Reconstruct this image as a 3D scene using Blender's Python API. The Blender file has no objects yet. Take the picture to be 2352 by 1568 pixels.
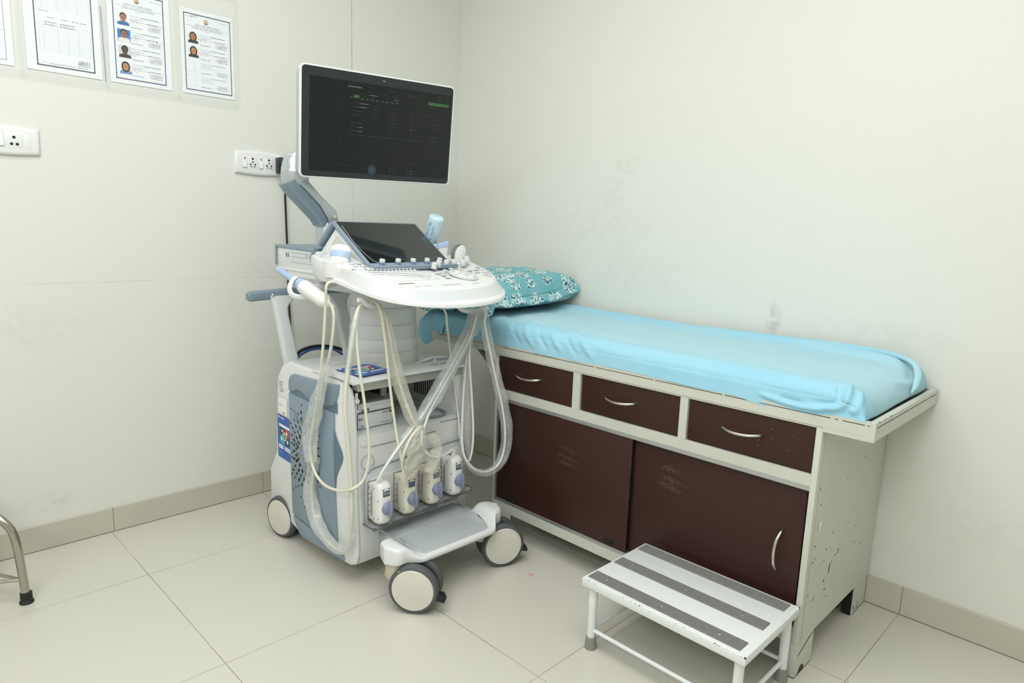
import bpy, bmesh, math, random
from mathutils import Vector as V, Matrix, noise
rnd = random.Random(7)
SC = bpy.context.scene
COL = SC.collection
PI = math.pi
W = {}            # world position of every object made here

# ---------------------------------------------------------------- materials
def lin(c):
    if isinstance(c, str):
        c = [int(c[i:i+2], 16)/255 for i in (0, 2, 4)]
    return tuple((x/12.92 if x <= .04045 else ((x+.055)/1.055)**2.4) for x in c)+(1,)
MATS = {}
def mat(name, col, rough=.5, metal=0, var=.04, scale=30, bump=0, bscale=200, coat=0, emit=None, es=0, alpha=1, trans=0, spec=.5):
    if name in MATS: return MATS[name]
    m = bpy.data.materials.new(name); m.use_nodes = True
    nt = m.node_tree; b = nt.nodes['Principled BSDF']
    c = lin(col)
    if var:
        n = nt.nodes.new('ShaderNodeTexNoise'); n.inputs['Scale'].default_value = scale; n.inputs['Detail'].default_value = 4
        g = nt.nodes.new('ShaderNodeNewGeometry'); nt.links.new(g.outputs['Position'], n.inputs['Vector'])
        r = nt.nodes.new('ShaderNodeMix'); r.data_type = 'RGBA'
        r.inputs['A'].default_value = tuple(x*(1-var) for x in c[:3])+(1,)
        r.inputs['B'].default_value = tuple(min(1, x*(1+var)) for x in c[:3])+(1,)
        nt.links.new(n.outputs['Fac'], r.inputs['Factor']); nt.links.new(r.outputs['Result'], b.inputs['Base Color'])
    else: b.inputs['Base Color'].default_value = c
    b.inputs['Roughness'].default_value = rough; b.inputs['Metallic'].default_value = metal
    b.inputs['Specular IOR Level'].default_value = spec
    b.inputs['Coat Weight'].default_value = coat
    b.inputs['Alpha'].default_value = alpha
    b.inputs['Transmission Weight'].default_value = trans
    if bump:
        n2 = nt.nodes.new('ShaderNodeTexNoise'); n2.inputs['Scale'].default_value = bscale; n2.inputs['Detail'].default_value = 3
        g2 = nt.nodes.new('ShaderNodeNewGeometry'); nt.links.new(g2.outputs['Position'], n2.inputs['Vector'])
        bp = nt.nodes.new('ShaderNodeBump'); bp.inputs['Strength'].default_value = bump; bp.inputs['Distance'].default_value = .002
        nt.links.new(n2.outputs['Fac'], bp.inputs['Height']); nt.links.new(bp.outputs['Normal'], b.inputs['Normal'])
    if emit:
        b.inputs['Emission Color'].default_value = lin(emit); b.inputs['Emission Strength'].default_value = es
    MATS[name] = m
    return m

# ---------------------------------------------------------------- mesh builder
def cr(pts, n=8, closed=False):
    """Catmull-Rom resampling of a polyline"""
    P = [V(p) for p in pts]; out = []; k = len(P)
    rng = range(k if closed else k-1)
    for i in rng:
        if closed: a, b, c, d = P[(i-1) % k], P[i], P[(i+1) % k], P[(i+2) % k]
        else: a, b, c, d = P[max(i-1, 0)], P[i], P[i+1], P[min(i+2, k-1)]
        for j in range(n):
            t = j/n; t2 = t*t; t3 = t2*t
            out.append(.5*((2*b)+(c-a)*t+(2*a-5*b+4*c-d)*t2+(3*b-a-3*c+d)*t3))
    if not closed: out.append(P[-1])
    return out
def lerp(a, b, t): return a+(b-a)*t
def frame(axis):
    a = V(axis).normalized(); h = V((0, 0, 1)) if abs(a.z) < .9 else V((1, 0, 0))
    x = h.cross(a).normalized(); return x, a.cross(x).normalized(), a

class MB:
    def __init__(s): s.v = []; s.f = []; s.mi = []; s.mats = []
    def _m(s, m):
        if m not in s.mats: s.mats.append(m)
        return s.mats.index(m)
    def add(s, vs, fs, m):
        o = len(s.v); k = s._m(m); s.v += [V(p) for p in vs]
        for f in fs: s.f.append([i+o for i in f]); s.mi.append(k)
        return s
    def bm(s, bm, m):
        bm.verts.ensure_lookup_table(); bm.verts.index_update()
        s.add([v.co.copy() for v in bm.verts], [[v.index for v in f.verts] for f in bm.faces], m); bm.free(); return s
    def box(s, lo, hi, m, bev=0, seg=2, rot=None, piv=None):
        lo, hi = V(lo), V(hi); b = bmesh.new()
        bmesh.ops.create_cube(b, size=1)
        for v in b.verts: v.co = V((lerp(lo[i], hi[i], v.co[i]+.5) for i in range(3)))
        if bev: bmesh.ops.bevel(b, geom=b.edges[:], offset=bev, segments=seg, affect='EDGES', profile=.5)
        if rot:
            c = V(piv) if piv is not None else (lo+hi)/2
            for v in b.verts: v.co = c+rot@(v.co-c)
        return s.bm(b, m)
    def prism(s, poly, vec, m, bev=0, seg=2, ang=25):
        b = bmesh.new(); vec = V(vec)
        a = [b.verts.new(V(p)) for p in poly]; c = [b.verts.new(V(p)+vec) for p in poly]; n = len(a)
        b.faces.new(a); b.faces.new(c[::-1])
        for i in range(n): b.faces.new((a[i], c[i], c[(i+1) % n], a[(i+1) % n]))
        bmesh.ops.recalc_face_normals(b, faces=b.faces[:])
        if bev:
            es = [e for e in b.edges if len(e.link_faces) == 2 and e.calc_face_angle(0) > math.radians(ang)]
            bmesh.ops.bevel(b, geom=es, offset=bev, segments=seg, affect='EDGES', profile=.5, clamp_overlap=True)
        return s.bm(b, m)
    def poly(s, pts, m): return s.add(pts, [list(range(len(pts)))], m)
    def quad(s, o, r, u, m):
        o, r, u = V(o), V(r), V(u); return s.add([o, o+r, o+r+u, o+u], [[0, 1, 2, 3]], m)
    def loft(s, rings, m, cap=(True, True), closed=True):
        n = len(rings[0]); vs = [p for r in rings for p in r]; fs = []
        for i in range(len(rings)-1):
            for j in range(n if closed else n-1):
                a = i*n+j; b = i*n+(j+1) % n; fs.append([a, b, b+n, a+n])
        if closed and cap[0]: fs.append(list(range(n))[::-1])
        if closed and cap[1]: fs.append([(len(rings)-1)*n+j for j in range(n)])
        return s.add(vs, fs, m)
    def tube(s, pts, r, m, seg=10, flat=None, cap=True):
        P = [V(p) for p in pts]; n = len(P); rings = []
        R = r if isinstance(r, (list, tuple)) else [r]*n
        if len(R) != n: R = [lerp(R[int(i*(len(R)-1)/(n-1)*.99999)], R[min(int(i*(len(R)-1)/(n-1)*.99999)+1, len(R)-1)], (i*(len(R)-1)/(n-1)) % 1 if i < n-1 else 1) for i in range(n)]
        x = None
        for i in range(n):
            d = (P[min(i+1, n-1)]-P[max(i-1, 0)]).normalized()
            if x is None: x, y, _ = frame(d)
            else:
                x = (x-d*x.dot(d)).normalized(); y = d.cross(x)
            fx, fy = flat if flat else (1, 1)
            rings.append([P[i]+(x*math.cos(2*PI*k/seg)*fx+y*math.sin(2*PI*k/seg)*fy)*R[i] for k in range(seg)])
        return s.loft(rings, m, (cap, cap))
    def cyl(s, a, b, r, m, seg=24, r2=None, bev=0):
        a, b = V(a), V(b); L = (b-a).length
        r2 = r if r2 is None else r2
        pr = [(r, 0), (r2, L)]
        if bev: pr = [(r-bev, 0), (r-bev*.3, bev*.3), (r, bev), (r2, L-bev), (r2-bev*.3, L-bev*.3), (r2-bev, L)]
        return s.lathe(pr, a, b-a, m, seg)
    def lathe(s, prof, o, axis, m, seg=24, sx=1, sy=1, xdir=None):
        x, y, a = frame(axis); o = V(o)
        if xdir is not None:
            x = (V(xdir)-a*V(xdir).dot(a)).normalized(); y = a.cross(x)
        rings = [[o+a*h+(x*math.cos(2*PI*k/seg)*sx+y*math.sin(2*PI*k/seg)*sy)*max(r, 1e-5) for k in range(seg)] for r, h in prof]
        return s.loft(rings, m)
    def disc(s, c, axis, r, m, seg=16, sx=1, sy=1):
        x, y, a = frame(axis); c = V(c)
        return s.poly([c+x*math.cos(2*PI*k/seg)*r*sx+y*math.sin(2*PI*k/seg)*r*sy for k in range(seg)], m)
    def ell(s, c, rad, m, seg=16, rings=10, rot=None):
        b = bmesh.new(); bmesh.ops.create_uvsphere(b, u_segments=seg, v_segments=rings, radius=1)
        for v in b.verts:
            p = V((v.co.x*rad[0], v.co.y*rad[1], v.co.z*rad[2])); v.co = V(c)+((rot@p) if rot else p)
        return s.bm(b, m)
    def txt(s, string, o, right, up, h, m, off=.0004, align='LEFT', shear=0, depth=0):
        """real lettering laid flat on a surface; o = baseline start, h = letter height"""
        cu = bpy.data.curves.new('t', 'FONT'); cu.body = string; cu.size = 1; cu.align_x = align; cu.shear = shear; cu.resolution_u = 2
        if depth: cu.extrude = depth/h
        ob = bpy.data.objects.new('t', cu); COL.objects.link(ob)
        dg = bpy.context.evaluated_depsgraph_get(); me = bpy.data.meshes.new_from_object(ob.evaluated_get(dg))
        r, u = V(right).normalized(), V(up).normalized(); n = r.cross(u); o = V(o)+n*off
        k = h/.7
        s.add([o+(r*v.co.x+u*v.co.y+n*v.co.z)*k for v in me.vertices], [list(p.vertices) for p in me.polygons], m)
        bpy.data.objects.remove(ob); bpy.data.curves.remove(cu); bpy.data.meshes.remove(me); return s
    def xf(s, M):
        s.v = [M@p for p in s.v]; return s
    def out(s, name, parent=None, smooth=35, label=None, keep=False):
        me = bpy.data.meshes.new(name)
        lo = V((min(p[i] for p in s.v) for i in range(3))); hi = V((max(p[i] for p in s.v) for i in range(3)))
        O = V(((lo.x+hi.x)/2, (lo.y+hi.y)/2, lo.z))
        me.from_pydata([p-O for p in s.v], [], s.f)
        for m in s.mats: me.materials.append(m)
        me.polygons.foreach_set('material_index', s.mi)
        b = bmesh.new(); b.from_mesh(me)
        if not keep: bmesh.ops.recalc_face_normals(b, faces=b.faces[:])
        for f in b.faces: f.smooth = smooth > 0
        for e in b.edges:
            if len(e.link_faces) == 2 and e.calc_face_angle(0) > math.radians(smooth): e.smooth = False
        b.to_mesh(me); b.free(); me.update()
        ob = bpy.data.objects.new(name, me); COL.objects.link(ob)
        W[ob] = O
        if parent: ob.parent = parent; ob.location = O-W[parent]
        else: ob.location = O
        if label: ob['label'] = label
        return ob
def thing(name, label, cat, loc, group=None):
    o = bpy.data.objects.new(name, None); COL.objects.link(o); o.empty_display_size = .05
    o.location = V(loc); W[o] = V(loc); o['label'] = label; o['category'] = cat
    if group: o['group'] = group
    return o
def tag(o, label, cat, group=None):
    o['label'] = label; o['category'] = cat
    if group: o['group'] = group
    return o
def struct(o): o['kind'] = 'structure'; return o
def rot(ax, deg): return Matrix.Rotation(math.radians(deg), 3, ax)
def rrect(w, h, r, n=5):
    """rounded rectangle outline, centred, as (x, y) pairs"""
    out = []
    for cx, cy, a0 in ((w/2-r, h/2-r, 0), (-w/2+r, h/2-r, 90), (-w/2+r, -h/2+r, 180), (w/2-r, -h/2+r, 270)):
        for k in range(n+1):
            a = math.radians(a0+90*k/n); out.append((cx+r*math.cos(a), cy+r*math.sin(a)))
    return out

# ================================================================= camera and light
SC.view_settings.view_transform = 'Standard'; SC.view_settings.look = 'None'
SC.view_settings.gamma = 1; SC.view_settings.exposure = 0.22; SC.view_settings.use_curve_mapping = False
cam = bpy.data.cameras.new('camera'); co = bpy.data.objects.new('camera', cam); COL.objects.link(co)
cam.sensor_width = 36; cam.lens = 23.5364; cam.clip_start = .02
CR, CU, CF = V((0.708593,0.704713,0.035702)), V((-0.144492,0.095391,0.984897)), V((-0.690664,0.703050,-0.169418))
co.matrix_world = Matrix(((CR.x, CU.x, -CF.x, 2.72761), (CR.y, CU.y, -CF.y, -2.32230), (CR.z, CU.z, -CF.z, 1.19388), (0, 0, 0, 1)))
SC.camera = co
def area(name, loc, sx, sy, power, aim=(0, 0, -1), col=(.98, .99, 1)):
    l = bpy.data.lights.new(name, 'AREA'); l.shape = 'RECTANGLE'; l.size = sx; l.size_y = sy; l.energy = power; l.color = col
    o = bpy.data.objects.new(name, l); COL.objects.link(o); o.location = loc
    o.rotation_euler = V(aim).to_track_quat('-Z', 'Y').to_euler(); return o
area('ceiling_and_fill_lamp', (1.85, -1.95, 2.72), 2.2, 2.0, 45, col=(.98, .99, 1))
area('ceiling_and_fill_lamp', (2.9, -3.6, 2.62), 1.4, .8, 35, aim=(-1.7, 3.0, -1.9), col=(.98, .99, 1))  # added fill for bounced light from behind the camera, no real ceiling fixture
SC.cycles.transparent_max_bounces = 32
wd = bpy.data.worlds.new('world'); SC.world = wd; wd.use_nodes = True
wd.node_tree.nodes['Background'].inputs[0].default_value = (.9, .95, 1, 1); wd.node_tree.nodes['Background'].inputs[1].default_value = .3

# ================================================================= setting materials
class NT:
    """small node helper"""
    def __init__(s, m): s.t = m.node_tree; s.b = s.t.nodes['Principled BSDF']
    def n(s, k, **kw):
        x = s.t.nodes.new(k)
        for a, b in kw.items(): setattr(x, a, b)
        return x
    def put(s, sock, v):
        if hasattr(v, 'is_output') or isinstance(v, bpy.types.NodeSocket): s.t.links.new(v, sock)
        else: sock.default_value = v
    def math(s, op, a, b=0, c=None):
        x = s.n('ShaderNodeMath', operation=op); s.put(x.inputs[0], a); s.put(x.inputs[1], b)
        if c is not None: s.put(x.inputs[2], c)
        return x.outputs[0]
    def pos(s): return s.n('ShaderNodeNewGeometry').outputs['Position']
    def xyz(s, v):
        x = s.n('ShaderNodeSeparateXYZ'); s.put(x.inputs[0], v); return x.outputs
    def noise(s, v, scale, det=4, w=0.5):
        x = s.n('ShaderNodeTexNoise'); s.put(x.inputs['Vector'], v); x.inputs['Scale'].default_value = scale; x.inputs['Detail'].default_value = det; x.inputs['Roughness'].default_value = w
        return x.outputs['Fac']
    def mix(s, f, a, b):
        x = s.n('ShaderNodeMix', data_type='RGBA'); s.put(x.inputs['Factor'], f); s.put(x.inputs['A'], a); s.put(x.inputs['B'], b); return x.outputs['Result']
    def ramp(s, v, lo, hi):
        x = s.n('ShaderNodeMapRange'); s.put(x.inputs[0], v); x.inputs[1].default_value = lo; x.inputs[2].default_value = hi; x.inputs[3].default_value = 0; x.inputs[4].default_value = 1; x.clamp = True
        return x.outputs[0]
    def dist(s, v, c, sc):
        a = s.n('ShaderNodeVectorMath', operation='SUBTRACT'); s.put(a.inputs[0], v); a.inputs[1].default_value = c
        b = s.n('ShaderNodeVectorMath', operation='DIVIDE'); s.put(b.inputs[0], a.outputs[0]); b.inputs[1].default_value = sc
        l = s.n('ShaderNodeVectorMath', operation='LENGTH'); s.put(l.inputs[0], b.outputs[0]); return l.outputs['Value']
def wall_mat(name, col, stains, lines=()):
    m = mat(name, col, .55, var=0); t = NT(m); p = t.pos(); c = lin(col)
    big = t.noise(p, 1.3, 5, .6)
    col_ = t.mix(t.math('MULTIPLY', t.ramp(big, .35, .75), .30), c, tuple(x*.93 for x in c[:3])+(1,))
    fine = t.noise(p, 14, 6, .65)
    col_ = t.mix(t.math('MULTIPLY', t.ramp(fine, .58, .8), .18), col_, tuple(x*.82 for x in c[:3])+(1,))
    for (ctr, sc, sd, amt) in stains:
        d = t.dist(p, ctr, sc)
        k = t.math('MULTIPLY', t.math('MULTIPLY', t.ramp(d, 1, .1), t.ramp(t.noise(p, 26, 5, .7), .40, .68)), amt*.5)
        col_ = t.mix(k, col_, lin(sd))
    for (ax, v0, w, lo, hi, amt) in lines:
        q = t.xyz(p); wob = t.math('MULTIPLY_ADD', t.noise(p, 6, 3), .012 if ax == 2 else .001, v0-(.006 if ax == 2 else .0005))
        k = t.ramp(t.math('ABSOLUTE', t.math('SUBTRACT', q[ax], wob)), w, w*.3)
        o = q[2] if ax == 1 else q[1]
        k = t.math('MULTIPLY', k, t.math('MULTIPLY', t.math('GREATER_THAN', o, lo), t.math('LESS_THAN', o, hi)))
        k = t.math('MULTIPLY', t.math('MULTIPLY', k, t.ramp(t.noise(p, 9, 4), .3, .6)), amt)
        col_ = t.mix(k, col_, lin('6d6a5e'))
    t.put(t.b.inputs['Base Color'], col_)
    bp = t.n('ShaderNodeBump'); bp.inputs['Strength'].default_value = .12; bp.inputs['Distance'].default_value = .002
    t.put(bp.inputs['Height'], t.noise(p, 60, 4)); t.put(t.b.inputs['Normal'], bp.outputs[0])
    return m
WALLC = 'e1e2da'
m_wl = wall_mat('painted_wall_left', WALLC, [((0, -1.93, .80), (.1, .35, .10), 'a9a79b', .35), ((0, -1.05, .62), (.1, .3, .35), 'b5b3a8', .3), ((0, -1.85, .17), (.1, .10, .05), '8d897c', .5), ((0, -1.0, .98), (.1, .25, .05), 'a9a69a', .35)],
                [(1, -.6204, .0022, .09, 2.7, .75), (2, .945, .0012, -2.1, -.95, .35)])
m_wr = wall_mat('painted_wall_right', WALLC, [((1.06, .01, 1.46), (.07, .1, .05), '9b968a', .55), ((1.02, .01, 1.38), (.10, .1, .12), 'b4b1a6', .4), ((1.73, .01, .90), (.035, .1, .07), '8f8672', 1.3),
                ((.95, .01, 1.22), (.35, .1, .14), 'aaa79c', .35), ((1.1, .01, 1.02), (.35, .1, .14), 'b2b0a6', .35), ((2.05, .01, .90), (.3, .1, .05), 'aaa598', .4), ((2.5, .01, .35), (.35, .1, .12), 'b0ada2', .3)])
m_plain = mat('painted_wall_plain', WALLC, .6, var=.02, scale=3)
m_ceil = mat('ceiling_paint', 'e8e8e2', .7, var=.02, scale=3)
FX = (.425, 1.05, 1.66, 2.243, 2.85, 3.45, 4.05); FY = (-.48, -1.089, -1.677, -2.28, -2.88, -3.48)
def floor_mat():
    m = mat('floor_tile', 'c9c7b6', .28, var=0); t = NT(m); p = t.pos(); q = t.xyz(p); c = lin('cfcdc1')
    k = None
    for ax, vals in ((0, FX), (1, FY)):
        for v in vals:
            d = t.math('ABSOLUTE', t.math('SUBTRACT', q[ax], v)); k = d if k is None else t.math('MINIMUM', k, d)
    n = t.noise(p, 2.2, 5, .6)
    col = t.mix(t.ramp(n, .3, .7), tuple(x*.985 for x in c[:3])+(1,), tuple(x*1.01 for x in c[:3])+(1,))
    col = t.mix(t.math('MULTIPLY', t.ramp(t.noise(p, 70, 3, .7), .72, .80), .12), col, lin('9b9484'))
    d = t.dist(p, STAIN, (.011, .0085, .1)); col = t.mix(t.math('MULTIPLY', t.ramp(d, 1.05, .8), .6), col, lin('d0897c'))
    g = t.math('MULTIPLY', t.ramp(k, .0015, .0008), t.math('MULTIPLY_ADD', t.ramp(t.noise(p, 3, 3), .35, .65), .5, .4))
    col = t.mix(g, col, lin('6f6a58')); t.put(t.b.inputs['Base Color'], col)
    t.put(t.b.inputs['Roughness'], t.math('MULTIPLY_ADD', t.noise(p, 5, 3), .08, .26))
    return m
STAIN = (1.278,-0.7115,0)
m_floor = floor_mat()
def skirt_mat(name, ax, vals):
    m = mat(name, 'c3bfac', .35, var=0); t = NT(m); p = t.pos(); q = t.xyz(p); c = lin('c4c0b1')
    k = None
    for v in vals:
        d = t.math('ABSOLUTE', t.math('SUBTRACT', q[ax], v)); k = d if k is None else t.math('MINIMUM', k, d)
    col = t.mix(t.ramp(t.noise(p, 4, 5), .3, .7), tuple(x*.95 for x in c[:3])+(1,), tuple(x*1.03 for x in c[:3])+(1,))
    col = t.mix(t.ramp(q[2], .0035, .0015), col, lin('5b5546'))
    col = t.mix(t.math('MULTIPLY', t.ramp(k, .0016, .0009), .8), col, lin('6f6a58'))
    t.put(t.b.inputs['Base Color'], col); return m
# ================================================================= setting
XR, YF, ZC = 4.5, -4.2, 2.75
struct(MB().box((-.1, YF-.1, -.08), (XR+.1, .12, 0), m_floor).out('floor'))
struct(MB().box((-.1, YF-.1, ZC), (XR+.1, .12, ZC+.08), m_ceil).out('ceiling'))
struct(MB().box((-.1, YF, 0), (0, .012, ZC), m_wl).out('wall_left'))
struct(MB().box((-.1, .012, 0), (XR+.1, .12, ZC), m_wr).out('wall_right'))
struct(MB().box((XR, YF, 0), (XR+.1, .012, ZC), m_plain).out('wall_far'))
struct(MB().box((-.1, YF-.1, 0), (XR+.1, YF, ZC), m_plain).out('wall_front'))
b = MB().box((0, YF, 0), (.008, .012, .0945), skirt_mat('skirting_left_tile', 1, (-.48, -1.084, -1.668, -2.28, -2.88)), bev=.0012, seg=1); struct(b.out('baseboard_left'))
b = MB().box((.008, .002, 0), (XR, .012, .0945), skirt_mat('skirting_right_tile', 0, (.425, 1.05, 1.66, 2.246, 2.62, 3.45)), bev=.0012, seg=1); struct(b.out('baseboard_right'))
# chipped plaster where the wall meets the skirting

# ================================================================= materials for furniture
m_sage = mat('sage_enamel', 'c9cbbf', .38, var=.03, scale=6, bump=.05, bscale=40)
m_brown = mat('brown_laminate', '371d16', .42, var=.08, scale=5, bump=.04, bscale=60, spec=.35)
m_alu = mat('aluminium_channel', 'b9bbb9', .35, metal=.7, var=.05, scale=40)
m_steel = mat('brushed_steel', 'c9c6be', .22, metal=1, var=.05, scale=60)
m_dark = mat('dark_gap', '14110f', .8, var=.1)
m_rust = mat('chipped_rust', '3d3229', .8, var=.3, scale=200)
m_white_en = mat('white_enamel', 'e4e8e6', .3, var=.02, scale=8)
m_rub_grey = mat('grey_rubber', '8d8d86', .7, var=.12, scale=60)
m_tread = mat('ribbed_grey_rubber', '7d7c79', .75, var=.18, scale=90)
m_rub_blk = mat('black_rubber', '17181a', .5, var=.1)
m_paper = mat('white_paper', 'eceeee', .6, var=.01)
m_ink = mat('printed_ink', '4a4c50', .7, var=.1)

# ================================================================= examination couch
CX0, CX1, YF0, YB = .932, 2.14, -.577, .004
ZT = .7535
couch = thing('examination_couch', 'pale green steel examination couch with brown drawers and sliding doors, against the right wall', 'examination couch', (1.53, -.29, 0))
b = MB()
t = .02
b.box((CX1-t, YF0+.0305, .0985), (CX1, YB, .716), m_sage)                    # right side sheet
b.box((CX0, YF0+.0305, .0985), (CX0+t, YB, .716), m_sage)                    # left side sheet
b.box((CX0+.0205, YB-.01, .1), (CX1-.0205, YB-.0005, .70), m_sage)                   # back
b.box((CX0+.0205, YF0+.031, .115), (CX1-.0205, YB-.0105, .13), m_sage)               # bottom board
b.box((CX0+.0205, YF0+.06, .545), (CX1-.0205, YB-.0105, .55), m_sage)
e = .0003
b.box((.9432, YF0+e, .551), (2.1238, YF0+.03, .583), m_sage)                   # rail under the drawers
b.box((.9432, YF0+e, .0985), (2.1238, YF0+.03, .134), m_sage)                 # plinth rail
b.box((.9432, YF0+e, .711), (2.1238, YF0+.03, .7163), m_sage)
for x0, x1 in ((1.312, 1.344), (1.727, 1.753)): b.box((x0, YF0+.0006, .5833), (x1, YF0+.0295, .7108), m_sage)
b.box((CX0, YF0, .0985), (.943, YF0+.03, .7163), m_sage, .001); b.box((2.124, YF0, .0985), (CX1, YF0+.03, .7163), m_sage, .001)
# chipped paint on the end panel
def chip(x, y, z, w, h, a=0):
    pts = []
    for k in range(9):
        q = 2*PI*k/9; r = rnd.uniform(.55, 1.1)
        u, v = math.cos(q)*w*r, math.sin(q)*h*r
        pts.append((x, y+u*math.cos(a)-v*math.sin(a), z+u*math.sin(a)+v*math.cos(a)))
    b.poly(pts, m_rust)
for k in range(46):
    y = rnd.uniform(-.55, -.12); z = rnd.uniform(.14, .42) if k < 34 else rnd.uniform(.42, .68)
    chip(CX1+.0005, y, z, rnd.uniform(.0012, .0032), rnd.uniform(.0015, .005), rnd.uniform(-.5, .5))
chip(CX1+.0005, -.395, .262, .004, .020, -.25); chip(CX1+.0005, -.335, .295, .003, .010, -.2); chip(CX1+.0005, -.43, .235, .003, .007)
b.out('cabinet_body', couch)
for (x0, x1, lx0, lx1) in ((.938, 1.312, 1.05, 1.165), (1.344, 1.727, 1.455, 1.572), (1.753, 2.129, 1.867, 1.985)):
    b = MB().box((x0+.003, YF0+.006, .586), (x1-.003, YF0+.024, .7105), m_brown, .0025)
    b.box((x0, YF0+.022, .583), (x1, YF0+.026, .716), m_dark)
    if x0 > 1.7:
        for k in range(7):
            xx, zz = rnd.uniform(1.97, 2.12), rnd.uniform(.595, .68); b.quad((xx, YF0+.0056, zz), (rnd.uniform(.001, .003), 0, .001), (0, 0, rnd.uniform(.001, .004)), m_rub_grey)
    d = b.out('drawer', couch)
    zc = .652; h = MB()
    pts = [(lx0, YF0+.005, zc+.004), (lx0+.006, YF0-.012, zc+.003), (lx0+.03, YF0-.026, zc), ((lx0+lx1)/2, YF0-.031, zc-.001), (lx1-.03, YF0-.026, zc), (lx1-.006, YF0-.012, zc+.003), (lx1, YF0+.005, zc+.004)]
    h.tube(cr(pts, 6), .0042, m_steel, 12); h.out('handle', d, label='chrome bow handle')
# sliding doors in an aluminium channel
b = MB()
for z0, z1 in ((.537, .551), (.134, .146)): b.box((.943, YF0+.001, z0), (2.124, YF0+.026, z1), m_alu, .001)
b.box((.9435, YF0+.0014, .1465), (.951, YF0+.026, .5365), m_alu)
b.out('door_channel', couch, label='thin aluminium channel round the sliding doors')
def smear(b, cx, cz, w, h, n, y):
    for k in range(n):
        r = abs(rnd.gauss(0, .4)); row = rnd.choice((-1, -.2, .9)); xx = cx+rnd.gauss(0, .55)*w; zz = cz+row*h*.6+rnd.gauss(0, .10)*h-(xx-cx)*.10
        s = rnd.uniform(.0003, .0008); b.quad((xx, y, zz), (s*rnd.uniform(2, 6), 0, -s*.4), (0, 0, s), m_chalk)
m_chalk = mat('chalky_scuff', '7b6d66', .8, var=.1)
b = MB().box((.953, YF0+.004, .146), (1.567, YF0+.012, .537), m_brown, .001); smear(b, 1.30, .405, .05, .045, 420, YF0+.0035)
b.box((1.012, YF0+.0034, .146), (1.055, YF0+.0045, .167), m_dark, 0); b.box((1.478, YF0+.0034, .149), (1.52, YF0+.0045, .171), m_dark, 0)
b.out('sliding_door', couch)
b = MB().box((1.575, YF0+.014, .146), (2.116, YF0+.022, .537), m_brown, .001); smear(b, 1.705, .445, .04, .05, 460, YF0+.0135)
for k in range(30): b.quad((rnd.uniform(1.6, 2.1), YF0+.0135, rnd.uniform(.2, .5)), (.0012, 0, 0), (0, 0, .0012), m_chalk)
b.box((1.56, YF0+.0225, .146), (2.122, YF0+.026, .537), m_dark)
d = b.out('sliding_door', couch)
h = MB(); hx = 2.063
pts = [(hx, YF0+.014, .402), (hx, YF0+.0, .400), (hx-.004, YF0-.016, .378), (hx-.005, YF0-.022, .345), (hx-.004, YF0-.016, .310), (hx, YF0+.0, .290), (hx, YF0+.014, .287)]
h.tube(cr(pts, 6), .0045, m_steel, 12); h.out('handle', d, label='upright chrome bow handle')
# top frame: lipped angle-iron tray, longer than the cabinet at both ends
LX0, LX1 = .440, 2.262
b = MB()
b.box((LX0, YF0-.002, .7168), (LX1-.0005, YF0+.014, ZT), m_sage); b.box((LX0, YB-.016, .7168), (LX1-.0005, YB, ZT), m_sage)
b.box((LX0+.0004, YF0+.0142, .7168), (LX0+.016, YB-.0162, ZT-.0003), m_sage); b.box((LX1-.016, YF0-.0024, .7075), (LX1, YB, ZT+.0002), m_sage)
b.box((CX1+.0004, YF0-.0017, .7045), (LX1-.0006, YF0+.0138, .7166), m_sage)
b.box((LX0+.0162, YF0+.0144, .7175), (LX1-.0164, YB-.0164, .722), m_sage)
for x0, x1 in ((.60, .86), (.97, 1.155), (1.163, 1.40), (1.408, 1.63), (1.637, 1.86), (1.867, 2.155), (2.167, 2.174), (2.185, 2.237), (2.243, 2.249)):
    b.box((x0, YF0-.0026, .7437), (x1, YF0-.0018, .7452), m_dark)
for y0, y1 in ((-.57, -.30), (-.29, -.02)): b.box((LX1-.0005, y0, .7402), (LX1+.0006, y1, .7416), m_dark)
for k in range(9):
    yy = YF0+.01+rnd.random()**2*.2; b.box((LX1-rnd.uniform(.001, .003), yy, ZT-rnd.uniform(.0006, .002)), (LX1+.0006, yy+rnd.uniform(.001, .005), ZT+.0005), m_rust)
b.out('top_frame', couch)
def leg_pts(y0, y1, sx):
    return y0, y1
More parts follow.
